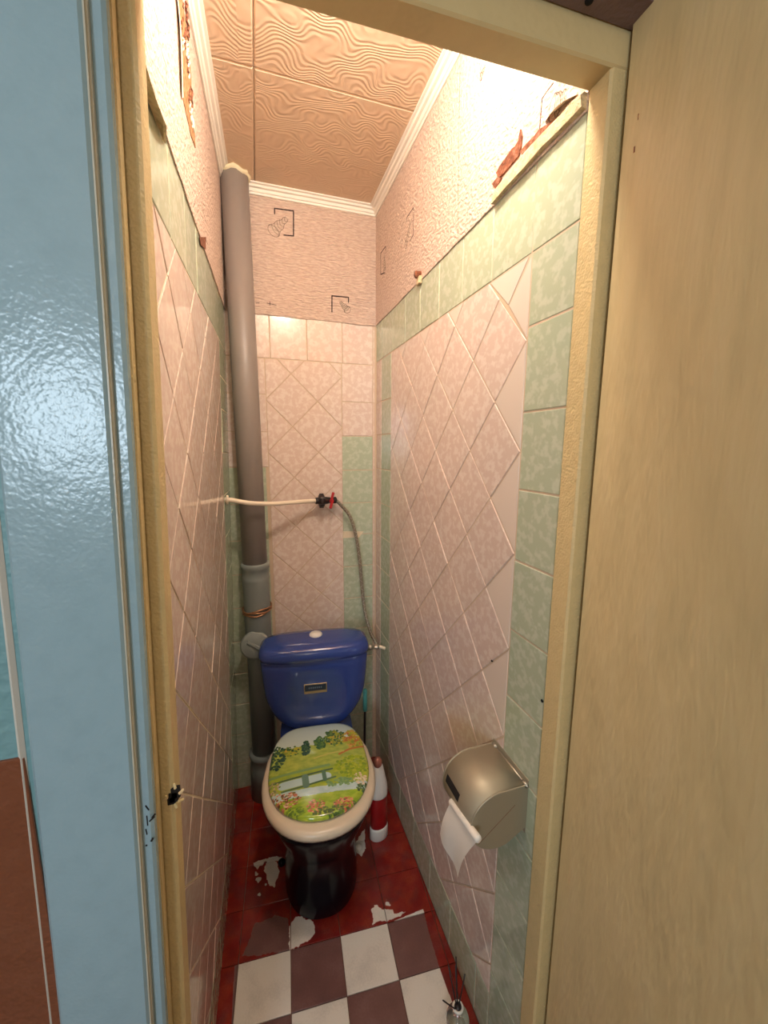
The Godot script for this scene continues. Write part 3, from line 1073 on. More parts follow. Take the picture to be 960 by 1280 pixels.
# ------------------------------------------------------------------ soil stack
func build_stack() -> void:
	var x := -0.024
	var z := -1.651
	var o := thing("soil_pipe", "grey plastic sewer stack standing in the corner behind the toilet", "pipe", Vector3(x, 0, z))
	var st := begin(true)
	var r := 0.0475
	turned(st, Vector3(0, 1.0, 0), Vector3(-0.008, CEIL - 0.004, 0.0), [Vector2(0.0, 0.0), Vector2(r, 0.0), Vector2(r, 1.461), Vector2(0.0, 1.461)], 32)
	commit("upper_pipe", st, M.pipe, o)
	st = begin(true)
	lathe(st, [Vector2(0.04, 1.06), Vector2(0.0545, 1.06), Vector2(0.056, 1.052), Vector2(0.056, 1.038), Vector2(0.0525, 1.034), Vector2(0.0525, 1.0), Vector2(0.054, 0.996), Vector2(0.0525, 0.990), Vector2(0.0525, 0.72), Vector2(0.049, 0.71), Vector2(0.049, 0.20), Vector2(0.04, 0.2)], Vector3.ZERO, 32)
	commit("lower_pipe", st, M.pipe_low, o)
	# branch with a screwed cleaning cap facing out of the corner
	st = begin(true)
	var a := Vector3(-0.012, 0.722, 0.0)
	var b := a + Vector3(-0.01, 0.03, 0.20).normalized() * 0.062
	turned(st, a, b, [Vector2(0.0, 0.0), Vector2(0.048, 0.0), Vector2(0.048, 0.046), Vector2(0.056, 0.047), Vector2(0.057, 0.057), Vector2(0.050, 0.062), Vector2(0.0, 0.062)], 28)
	commit("cleaning_cap", st, M.pipe_low, o)
	st = begin()
	var d := (b - a).normalized()
	var bs := Basis.looking_at(-d, Vector3.UP)
	bevel_box(st, Vector3(-0.034, -0.006, -0.004), Vector3(0.034, 0.006, 0.010), 0.002, Transform3D(bs * Basis(Vector3.BACK, -0.6), a + d * 0.060))
	commit("cap_grip", st, M.pipe_low, o)
	# twisted copper wire round the socket
	for k in 3:
		st = begin(true)
		var path := []
		for i in 33:
			var t := TAU * i / 32.0
			path.append(Vector3(cos(t) * 0.0565, 0.862 + (k - 1) * 0.0075 + 0.004 * sin(t * 3.0 + k * 2.0) + cos(t) * 0.006, sin(t) * 0.0565))
		tube(st, path, 0.0042, 7)
		commit("copper_wire", st, M.copper, o)
	# foot with its collar
	st = begin(true)
	lathe(st, [Vector2(0.04, 0.0), Vector2(0.062, 0.0), Vector2(0.060, 0.15), Vector2(0.055, 0.185), Vector2(0.061, 0.19), Vector2(0.063, 0.20), Vector2(0.061, 0.212), Vector2(0.048, 0.215)], Vector3.ZERO, 32)
	commit("foot_socket", st, M.pipe_low, o)
	# ragged mounting foam where it meets the ceiling
	st = begin(true)
	var rings := []
	for k in 5:
		var ring := []
		for i in 40:
			var t := TAU * i / 40.0
			var rr: float = r + [0.0, 0.004, 0.006, 0.005, 0.001][k] + 0.002 * sin(t * 7.0 + k) + 0.0015 * sin(t * 13.0)
			ring.append(Vector3(-0.008 + cos(t) * rr, CEIL - 0.016 + k * 0.004 + 0.003 * sin(t * 5.0), sin(t) * rr))
		rings.append(ring)
	loft(st, rings)
	commit("mounting_foam", st, M.foam, o)

# ------------------------------------------------------------------ toilet
func egg(hw: float, front: float, rear: float, at_z: float, y: float, n := 48, front_pow := 2.15, taper := 0.30) -> Array:
	# round in front, drawn in to a narrower straight edge at the rear
	var out := []
	for i in n:
		var a := TAU * i / n
		var c := cos(a)
		var s := sin(a)
		if s >= 0.0:
			out.append(Vector3(hw * signf(c) * pow(absf(c), 2.0 / front_pow), y, at_z + front * pow(absf(s), 2.0 / front_pow)))
		else:
			var x := signf(c) * pow(absf(c), 2.0 / 4.2)
			var t := pow(absf(s), 2.0 / 4.2)
			out.append(Vector3(hw * x * (1.0 - taper * t * t), y, at_z - rear * t))
	return out

func slab_ring(hw: float, z0: float, z1: float, y: float, p := 4.0, n := 48) -> Array:
	var out := []
	var c := (z0 + z1) * 0.5
	var hd := (z1 - z0) * 0.5
	for i in n:
		var a := TAU * i / n
		out.append(Vector3(hw * signf(cos(a)) * pow(absf(cos(a)), 2.0 / p), y, c + hd * signf(sin(a)) * pow(absf(sin(a)), 2.0 / p)))
	return out

func build_toilet() -> void:
	var o := thing("toilet", "blue and black glazed toilet with a landscape printed on its lid", "toilet", Vector3(0.187, 0.0, -1.492), deg_to_rad(-6.0))
	# foot and bowl
	var st := begin(true)
	var rings := []
	for q in [[0.0, 0.122, 0.172, 0.20, 0.235], [0.012, 0.128, 0.180, 0.21, 0.235], [0.06, 0.127, 0.178, 0.21, 0.235], [0.14, 0.122, 0.172, 0.21, 0.24], [0.20, 0.122, 0.175, 0.22, 0.245], [0.26, 0.130, 0.190, 0.225, 0.255], [0.32, 0.148, 0.206, 0.23, 0.27], [0.365, 0.162, 0.214, 0.23, 0.28], [0.395, 0.167, 0.218, 0.23, 0.285], [0.412, 0.164, 0.214, 0.23, 0.285]]:
		rings.append(egg(q[1], q[2], q[3], q[4], q[0], 48, 2.35))
	loft(st, rings)
	commit("pedestal", st, M.navy_china, o).set_meta("label", "near black glazed pedestal and bowl")
	st = begin(true)
	loft(st, [slab_ring(0.100, -0.05, 0.10, 0.30), slab_ring(0.115, -0.06, 0.12, 0.36), slab_ring(0.140, -0.07, 0.14, 0.415), slab_ring(0.138, -0.068, 0.138, 0.430)])
	commit("bowl_shelf", st, M.blue_china, o)
	# cistern
	st = begin(true)
	rings = []
	for q in [[0.429, 0.108, 0.056], [0.434, 0.117, 0.063], [0.452, 0.136, 0.069], [0.482, 0.160, 0.074], [0.522, 0.182, 0.078], [0.572, 0.196, 0.081], [0.632, 0.202, 0.084], [0.69, 0.206, 0.086], [0.735, 0.207, 0.087]]:
		rings.append(slab_ring(q[1], -0.083, q[2], q[0], 3.6))
	loft(st, rings)
	commit("cistern", st, M.blue_china, o)
	st = begin(true)
	rings = []
	for q in [[0.728, 0.208, -0.084, 0.090], [0.730, 0.212, -0.087, 0.095], [0.744, 0.213, -0.088, 0.096], [0.758, 0.210, -0.086, 0.093], [0.772, 0.202, -0.080, 0.084], [0.780, 0.187, -0.071, 0.070], [0.785, 0.155, -0.05, 0.048], [0.787, 0.09, -0.03, 0.02]]:
		rings.append(slab_ring(q[1], q[2], q[3], q[0], 3.4))
	loft(st, rings)
	commit("cistern_lid", st, M.blue_china, o)
	st = begin(true)
	lathe(st, [Vector2(0.0, 0.781), Vector2(0.025, 0.781), Vector2(0.025, 0.791), Vector2(0.022, 0.795), Vector2(0.0, 0.797)], Vector3(0.006, 0.0, -0.008), 28)
	commit("flush_button", st, M.white_plastic, o)
	# the maker's badge: a dark plate in a tan rim with pale raised marks
	var bx := Transform3D(Basis(Vector3.RIGHT, 0.02), Vector3(-0.002, 0.617, 0.0835))
	st = begin()
	bevel_box(st, Vector3(-0.043, -0.021, -0.004), Vector3(0.043, 0.019, 0.002), 0.0012, bx)
	var badge := commit("badge", st, M.tan_gold, o)
	st = begin()
	bevel_box(st, Vector3(-0.040, -0.010, 0.001), Vector3(0.040, 0.0165, 0.0032), 0.0008, bx)
	commit("badge_plate", st, mat(Color8(26, 40, 66), 0.25), badge)
	st = begin()
	for k in 7:
		bevel_box(st, Vector3(-0.026 + k * 0.0075, 0.0005, 0.003), Vector3(-0.0215 + k * 0.0075, 0.0065, 0.0038), 0.0004, bx)
	commit("badge_marks", st, mat(Color8(90, 110, 130), 0.3), badge)
	# seat ring
	st = begin(true)
	var outer := []
	for q in [[0.000, 0.416], [0.004, 0.412], [0.006, 0.419], [0.006, 0.427], [0.002, 0.435], [-0.008, 0.439]]:
		outer.append(egg(0.181 + q[0], 0.220 + q[0], 0.220 + q[0], 0.290, q[1]))
	for q in [[0.006, 0.438], [0.0, 0.433], [0.0, 0.419]]:
		outer.append(egg(0.112 + q[0], 0.145 + q[0], 0.145 + q[0], 0.288, q[1]))
	outer.append(outer[0])
	loft(st, outer, false, false)
	var seat := commit("seat", st, M.seat, o)
	for q in [[-0.098, 0.470], [0.124, 0.445]]:
		st = begin()
		bevel_box(st, Vector3(q[0] - 0.002, 0.407, q[1] - 0.006), Vector3(q[0] + 0.002, 0.432, q[1] + 0.010), 0.001)
		commit("bumper", st, M.black_plastic, seat)
	# lid with its print
	var lid_mat := mat(Color.WHITE, 0.12)
	lid_mat.albedo_texture = texture(landscape())
	lid_mat.clearcoat_enabled = true
	lid_mat.clearcoat = 0.8
	lid_mat.clearcoat_roughness = 0.04
	var lid_hw := 0.166
	st = begin(true)
	rings = []
	for q in [[-0.004, 0.4405], [0.0, 0.443], [0.0, 0.450], [-0.003, 0.4545], [-0.012, 0.4575], [-0.04, 0.4605], [-0.08, 0.4625], [-0.12, 0.4632], [-0.150, 0.4635]]:
		rings.append(egg(lid_hw + q[0], 0.190 + q[0], 0.214 + q[0], 0.288, q[1], 48, 2.15, 0.13))
	var n: int = rings[0].size()
	var uv := func(p: Vector3) -> Vector2: return Vector2(p.x / (2.0 * lid_hw) + 0.5, pow(clampf((p.z - 0.07) / 0.41, 0.0, 1.0), 1.3))
	for r in rings.size() - 1:
		for i in n:
			var j := (i + 1) % n
			var c := [rings[r][i], rings[r + 1][i], rings[r + 1][j], rings[r][j]]
			quad(st, c[0], c[1], c[2], c[3], [uv.call(c[0]), uv.call(c[1]), uv.call(c[2]), uv.call(c[3])])
	for e in [0, rings.size() - 1]:
		var mid := Vector3(0, rings[e][0].y, 0.285)
		for i in n:
			var j := (i + 1) % n
			for p in ([mid, rings[e][i], rings[e][j]] if e == 0 else [mid, rings[e][j], rings[e][i]]):
				st.set_uv(uv.call(p))
				st.add_vertex(p)
	commit("lid", st, lid_mat, o).set_meta("label", "lid printed with a green riverside landscape")
	for s in [-1.0, 1.0]:
		st = begin(true)
		turned(st, Vector3(s * 0.06 - 0.02, 0.428, 0.080), Vector3(s * 0.06 + 0.02, 0.428, 0.080), [Vector2(0.0, 0.0), Vector2(0.011, 0.0), Vector2(0.013, 0.004), Vector2(0.013, 0.036), Vector2(0.011, 0.04), Vector2(0.0, 0.04)])
		commit("hinge", st, M.seat, o)
	# floor bolt caps at the foot
	for s in [-1.0, 1.0]:
		st = begin(true)
		lathe(st, [Vector2(0.0, 0.0), Vector2(0.013, 0.0), Vector2(0.013, 0.010), Vector2(0.008, 0.015), Vector2(0.0, 0.016)], Vector3(s * 0.143, 0.0, 0.20), 14)
		commit("bolt_cap", st, M.white_plastic if s > 0 else M.navy_china, o)

# a generic park view: pale sky, trees, a footbridge over water, flowers in front
func landscape() -> Image:
	var w := 420
	var h := 520
	var im := Image.create(w, h, false, Image.FORMAT_RGBA8)
	var r := RandomNumberGenerator.new()
	r.seed = 77
	var n := noise(0.02, 40, 3)
	for y in h:
		for x in w:
			var v := float(y) / h
			var t := n.get_noise_2d(x, y * 1.6)
			var c := Color8(196, 214, 206).lerp(Color8(214, 224, 206), v * 4.0)
			if v > 0.20 + 0.02 * t:
				c = Color8(158, 178, 74).lerp(Color8(190, 198, 84), clampf(0.5 + t, 0, 1))
			if v > 0.47 + 0.02 * t:
				c = Color8(150, 172, 70).lerp(Color8(176, 190, 60), clampf(0.5 + t, 0, 1))
			if v > 0.68 + 0.012 * t and v < 0.765:
				c = Color8(176, 204, 200).lerp(Color8(200, 220, 214), clampf(0.5 + t, 0, 1))
			if v >= 0.76 + 0.008 * t:
				c = Color8(140, 172, 40).lerp(Color8(170, 190, 56), clampf(0.5 + t * 1.5, 0, 1))
			im.set_pixel(x, y, c)
	var blob := func(cx: float, cy: float, rx: float, ry: float, cols: Array, count: int, size: float) -> void:
		for k in count:
			var a := r.randf() * TAU
			var d := sqrt(r.randf())
			var p := Vector2(cx + cos(a) * d * rx, cy + sin(a) * d * ry)
			stroke(im, [p, p + Vector2(r.randf_range(-2, 2), r.randf_range(-2, 2))], size * r.randf_range(0.6, 1.3), cols[r.randi() % cols.size()])
	var leaf := [Color8(96, 126, 62), Color8(74, 108, 58), Color8(120, 148, 66), Color8(60, 92, 56)]
	var gold := [Color8(196, 190, 60), Color8(176, 178, 58), Color8(208, 178, 64), Color8(150, 160, 56)]
	var rust := [Color8(206, 150, 62), Color8(196, 120, 60), Color8(214, 172, 80)]
	# trees on the skyline
	blob.call(30, 150, 34, 70, [Color8(66, 96, 70), Color8(52, 80, 66), Color8(88, 116, 70)], 90, 12.0)
	blob.call(90, 125, 40, 28, leaf + gold, 60, 10.0)
	blob.call(155, 120, 17, 42, [Color8(62, 94, 66), Color8(76, 110, 70), Color8(52, 82, 62)], 90, 9.0)
	blob.call(220, 100, 26, 34, [Color8(84, 122, 64), Color8(66, 104, 58), Color8(110, 140, 60)], 90, 10.0)
	blob.call(290, 85, 50, 42, gold + leaf, 150, 11.0)
	blob.call(268, 55, 18, 16, leaf, 40, 8.0)
	blob.call(370, 100, 46, 50, gold + rust, 150, 12.0)
	stroke(im, [Vector2(300, 180), Vector2(345, 158), Vector2(420, 145)], 10.0, Color8(196, 120, 56))
	stroke(im, [Vector2(190, 186), Vector2(260, 168), Vector2(320, 164)], 7.0, Color8(206, 196, 96))
	stroke(im, [Vector2(0, 262), Vector2(120, 250), Vector2(250, 236)], 14.0, Color8(134, 166, 96))
	# the footbridge over pale water
	stroke(im, [Vector2(64, 318), Vector2(235, 300)], 44.0, Color8(190, 214, 208))
	stroke(im, [Vector2(10, 296), Vector2(130, 280), Vector2(262, 262)], 9.0, Color8(84, 108, 72))
	stroke(im, [Vector2(60, 350), Vector2(150, 338), Vector2(272, 312)], 9.0, Color8(92, 120, 76))
	stroke(im, [Vector2(150, 284), Vector2(154, 338)], 26.0, Color8(112, 140, 116))
	stroke(im, [Vector2(226, 272), Vector2(230, 322)], 16.0, Color8(96, 130, 96))
	# bushes on the right bank and their reflection
	blob.call(350, 260, 80, 62, [Color8(170, 186, 44), Color8(150, 174, 40), Color8(190, 196, 60), Color8(130, 158, 44)], 220, 12.0)
	blob.call(290, 345, 60, 22, [Color8(120, 158, 96), Color8(140, 172, 110)], 60, 10.0)
	# flowers
	blob.call(70, 400, 62, 44, [Color8(206, 140, 110), Color8(190, 110, 80), Color8(222, 180, 150), Color8(130, 120, 60), Color8(110, 70, 50)], 170, 7.0)
	blob.call(25, 320, 26, 40, [Color8(170, 160, 96), Color8(120, 130, 80), Color8(206, 170, 140)], 60, 7.0)
	blob.call(372, 340, 28, 34, [Color8(236, 226, 190), Color8(240, 214, 190), Color8(220, 200, 150)], 50, 8.0)
	blob.call(385, 390, 36, 22, [Color8(70, 100, 60), Color8(60, 84, 54), Color8(110, 130, 80)], 60, 8.0)
	blob.call(190, 455, 34, 34, [Color8(214, 120, 90), Color8(226, 160, 120), Color8(190, 96, 70), Color8(120, 140, 50)], 110, 7.0)
	blob.call(300, 465, 48, 30, [Color8(206, 110, 80), Color8(220, 150, 110), Color8(170, 90, 60), Color8(90, 110, 50)], 120, 7.0)
	blob.call(235, 490, 60, 22, [Color8(70, 100, 40), Color8(100, 130, 44), Color8(60, 84, 40)], 80, 8.0)
	blob.call(110, 470, 40, 30, [Color8(120, 150, 40), Color8(90, 120, 40)], 50, 8.0)
	return im

# ------------------------------------------------------------------ water supply
func build_water() -> void:
	var y := 1.30
	var pipe := thing("water_pipe", "thin cream plastic water pipe running from left wall to the valve", "pipe")
	var st := begin(true)
	var zl := -1.525
	tube(st, smooth_path([Vector3(left_x(1.334, zl) - 0.02, 1.334, zl), Vector3(-0.10, 1.333, zl), Vector3(-0.03, 1.316, -1.545), Vector3(0.05, 1.306, -1.58), Vector3(0.14, 1.304, -1.62), Vector3(0.226, 1.302, -1.655)], 8), 0.0085, 12)
	commit("tube", st, M.pex, pipe)
	st = begin(true)
	turned(st, Vector3(left_x(1.334, zl) + 0.005, 1.334, zl), Vector3(0, 1.33, zl), [Vector2(0.0, 0.0), Vector2(0.017, 0.0), Vector2(0.016, 0.006), Vector2(0.009, 0.008), Vector2(0.0, 0.008)])
	commit("wall_collar", st, M.pex, pipe)
	# ball valve
	var v := thing("stop_valve", "black plastic ball valve with a red butterfly handle on the water pipe", "valve", Vector3(0.226, y + 0.001, -1.655))
	var ax := Vector3(1, 0, -0.10).normalized()
	st = begin(true)
	turned(st, Vector3.ZERO, ax, [Vector2(0.0, 0.0), Vector2(0.013, 0.0), Vector2(0.014, 0.004), Vector2(0.014, 0.014), Vector2(0.026, 0.016), Vector2(0.028, 0.022), Vector2(0.026, 0.034), Vector2(0.017, 0.037), Vector2(0.015, 0.048), Vector2(0.013, 0.062), Vector2(0.0, 0.062)], 20)
	commit("body", st, M.black_plastic, v)
	st = begin()
	for k in 6:
		var a := TAU * k / 6.0
		bevel_box(st, Vector3(0.016, -0.004, -0.003), Vector3(0.034, 0.030, 0.003), 0.001, Transform3D(Basis(Vector3.RIGHT, a), Vector3(0, 0, -0.0025)))
	commit("union_nut", st, M.black_plastic, v)
	st = begin()
	bevel_box(st, Vector3(0.055, -0.006, 0.012), Vector3(0.072, 0.006, 0.024), 0.002)
	bevel_box(st, Vector3(-0.005, -0.008, 0.0), Vector3(0.006, 0.034, 0.006), 0.002, Transform3D(Basis(Vector3.BACK, -0.25), Vector3(0.062, 0.004, 0.020)))
	bevel_box(st, Vector3(-0.005, -0.030, 0.0), Vector3(0.006, 0.008, 0.006), 0.002, Transform3D(Basis(Vector3.BACK, -0.25), Vector3(0.064, -0.002, 0.020)))
	commit("handle", st, M.red_plastic, v)
	st = begin(true)
	turned(st, ax * 0.060, ax, [Vector2(0.0, 0.0), Vector2(0.010, 0.0), Vector2(0.010, 0.012), Vector2(0.015, 0.013), Vector2(0.015, 0.026), Vector2(0.009, 0.030), Vector2(0.0, 0.03)], 6)
	commit("hose_nut", st, M.black_plastic, v)
	# braided hose down to the cistern
	var h := thing("braided_hose", "grey braided hose looping down from valve to the cistern", "hose")
	st = begin(true)
	var start := Vector3(0.226, y + 0.001, -1.655) + ax * 0.085
	var path := smooth_path([start, Vector3(0.335, 1.278, -1.665), Vector3(0.375, 1.225, -1.668), Vector3(0.402, 1.13, -1.668), Vector3(0.416, 1.02, -1.665), Vector3(0.424, 0.90, -1.658), Vector3(0.432, 0.80, -1.64), Vector3(0.448, 0.715, -1.61), Vector3(0.466, 0.674, -1.585), Vector3(0.468, 0.655, -1.572)], 10)
	tube(st, path, 0.0072, 12)
	commit("hose", st, M.braid, h)
	# raised braid: two counter-turning wires
	for sgn in [-1.0, 1.0]:
		st = begin(true)
		var wire := []
		for i in range(0, path.size() - 1):
			var d: Vector3 = (path[i + 1] - path[i]).normalized()
			var s := d.cross(Vector3.BACK).normalized()
			var u := s.cross(d)
			for k in 4:
				var t: float = (i + k / 4.0) * 1.9 * sgn
				wire.append(path[i].lerp(path[i + 1], k / 4.0) + (s * cos(t) + u * sin(t)) * 0.0072)
		tube(st, wire, 0.0010, 4)
		commit("braid", st, M.steel, h)
	st = begin(true)
	turned(st, Vector3(0.476, 0.655, -1.572), Vector3(0.40, 0.664, -1.574), [Vector2(0.0, 0.0), Vector2(0.010, 0.0), Vector2(0.010, 0.012), Vector2(0.008, 0.014), Vector2(0.008, 0.03), Vector2(0.013, 0.031), Vector2(0.013, 0.044), Vector2(0.010, 0.046), Vector2(0.010, 0.066), Vector2(0.0, 0.066)], 14)
	commit("inlet_elbow", st, M.steel, h)
	st = begin(true)
	tube(st, smooth_path([Vector3(0.472, 0.656, -1.572), Vector3(0.488, 0.655, -1.568), Vector3(XR - 0.002, 0.652, -1.556)], 5), 0.007, 10)
	commit("wall_stub", st, M.pex, h)

# ------------------------------------------------------------------ paper dispenser
func build_dispenser() -> void:
	var c := Vector3(0.4365, 0.775, 0.0)
	var r := 0.0635
	var z0 := -0.725
	var z1 := -0.597
	var wall := XR - 0.0005
	var o := thing("paper_holder", "champagne metal toilet paper holder fixed to the right wall", "paper holder")
	# outline of cover: flat against the wall, round in front, open underneath
	var outline := [Vector2(wall, c.y + r)]
	for k in 40:
		var a := deg_to_rad(90.0 + (206.0 - 90.0) * k / 39.0)
		outline.append(Vector2(c.x + cos(a) * r, c.y + sin(a) * r))
	var ring := func(z: float) -> Array:
		var out := []
		for p in outline:
			out.append(Vector3(p.x, p.y, z))
		for k in outline.size():
			var p: Vector2 = outline[outline.size() - 1 - k]
			var q := p + (Vector2(c.x + 0.02, c.y) - p).normalized() * 0.0016
			out.append(Vector3(minf(q.x, wall), q.y, z))
		return out
	var st := begin(true)
	loft(st, [ring.call(z0 + 0.003), ring.call(z1 - 0.003)])
	commit("cover", st, M.champagne, o)
	# the two end cheeks, a hair prouder than the cover
	for z in [[z0, z0 + 0.003], [z1 - 0.003, z1]]:
		var poly := PackedVector2Array()
		poly.append(Vector2(wall, c.y + r + 0.001))
		for k in 41:
			var a := deg_to_rad(90.0 + (305.0 - 90.0) * k / 40.0)
			poly.append(Vector2(c.x + cos(a) * (r + 0.001), c.y + sin(a) * (r + 0.001)))
		poly.append(Vector2(wall, c.y - 0.036))
		st = begin()
		plate(st, poly, func(u: float, v: float, wz: float) -> Vector3: return Vector3(u, v, z[0] + wz), 0.0, z[1] - z[0], 0.0008, func(q: Vector2) -> Vector2: return q * 4.0)
		commit("end_cheek", st, M.champagne, o)
	# a scratched crease across the near cheek
	st = begin()
	var pa := Vector3(c.x - 0.045, c.y - 0.040, z1)
	var pb := Vector3(c.x + 0.036, c.y + 0.026, z1)
	var d := (pb - pa).normalized()
	bevel_box(st, Vector3(0, -0.0005, -0.001), Vector3(pa.distance_to(pb), 0.0005, 0.0002), 0.0001, Transform3D(Basis(d, Vector3.BACK.cross(d), Vector3.BACK), pa))
	commit("crease", st, M.fibre, o)
	add_box("back_plate", Vector3(wall - 0.001, c.y - 0.05, z0), Vector3(wall + 0.0015, c.y + 0.075, z1), M.champagne, o, 0.0006)
	# hinge rod with knuckles
	st = begin(true)
	var hy := c.y + 0.062
	turned(st, Vector3(wall - 0.003, hy, z0 - 0.002), Vector3(wall - 0.003, hy, z1), [Vector2(0.0, 0.0), Vector2(0.0024, 0.0), Vector2(0.0024, z1 - z0 + 0.004), Vector2(0.0, z1 - z0 + 0.004)])
	commit("hinge_rod", st, M.steel, o)
	for z in [z0 + 0.002, z1 - 0.014]:
		st = begin(true)
		turned(st, Vector3(wall - 0.003, hy, z), Vector3(wall - 0.003, hy, z + 1.0), [Vector2(0.0, 0.0), Vector2(0.0045, 0.0), Vector2(0.0045, 0.014), Vector2(0.0, 0.014)])
		commit("hinge_knuckle", st, M.steel, o)
	# dark slot in the round front
	st = begin(true)
	var slot := []
	for k in 7:
		var a := deg_to_rad(157.0 + 16.0 * k / 6.0)
		slot.append(Vector2(cos(a), sin(a)))
	for k in 6:
		var s0: Vector2 = slot[k] * (r + 0.0007)
		var s1: Vector2 = slot[k + 1] * (r + 0.0007)
		quad(st, Vector3(c.x + s0.x, c.y + s0.y, z0 + 0.014), Vector3(c.x + s1.x, c.y + s1.y, z0 + 0.014), Vector3(c.x + s1.x, c.y + s1.y, z0 + 0.072), Vector3(c.x + s0.x, c.y + s0.y, z0 + 0.072))
	commit("slot", st, M.dark, o)
	# the roll and the sheet that hangs from it
	var roll := thing("toilet_roll", "white toilet paper roll with a torn sheet hanging out of holder", "toilet paper")
	st = begin(true)
	turned(st, Vector3(c.x + 0.002, c.y - 0.004, z0 + 0.008), Vector3(c.x + 0.002, c.y - 0.004, z1), [Vector2(0.02, 0.0), Vector2(0.048, 0.0), Vector2(0.048, 0.11), Vector2(0.02, 0.11), Vector2(0.02, 0.0)], 28)
	commit("roll", st, M.tissue, roll)
	# the torn sheet leans out from the fold and ends in a slanted corner
	var px_at := func(x: float, y: float, at_x: float) -> Vector3: return on_plane(x, y, Vector3.RIGHT, at_x)
	var fa: Vector3 = px_at.call(563, 1003, 0.371)
	var fb: Vector3 = px_at.call(597, 1051, 0.371)
	var lc: Vector3 = px_at.call(550, 1042, 0.362)
	var ld: Vector3 = px_at.call(572, 1097, 0.364)
	st = begin(true)
	for side in 2:
		var rows := []
		for i in 10:
			var row := []
			for k in 10:
				var u := k / 9.0
				var v := i / 9.0
				var p := fa.lerp(fb, u).lerp(lc.lerp(ld, u), v)
				p.x -= 0.005 * sin(v * PI) + 0.004 * sin(u * PI * 2.0) * v - 0.0006 * side
				p.z -= 0.005 * sin(v * PI) * u
				row.append(p)
			rows.append(row)
		for i in 9:
			for k in 9:
				if side == 0:
					quad(st, rows[i][k], rows[i + 1][k], rows[i + 1][k + 1], rows[i][k + 1])
				else:
					quad(st, rows[i][k + 1], rows[i + 1][k + 1], rows[i + 1][k], rows[i][k])
	commit("sheet", st, M.tissue, roll)
	# the thick fold where the sheet leaves the holder
	st = begin(true)
	turned(st, fa + Vector3(0.002, 0.002, 0), fb + Vector3(0.002, 0.002, 0), [Vector2(0.0, 0.0), Vector2(0.0065, 0.0), Vector2(0.0075, 0.003), Vector2(0.0075, fa.distance_to(fb) - 0.003), Vector2(0.0065, fa.distance_to(fb)), Vector2(0.0, fa.distance_to(fb))], 16)
	commit("fold", st, M.tissue, roll)

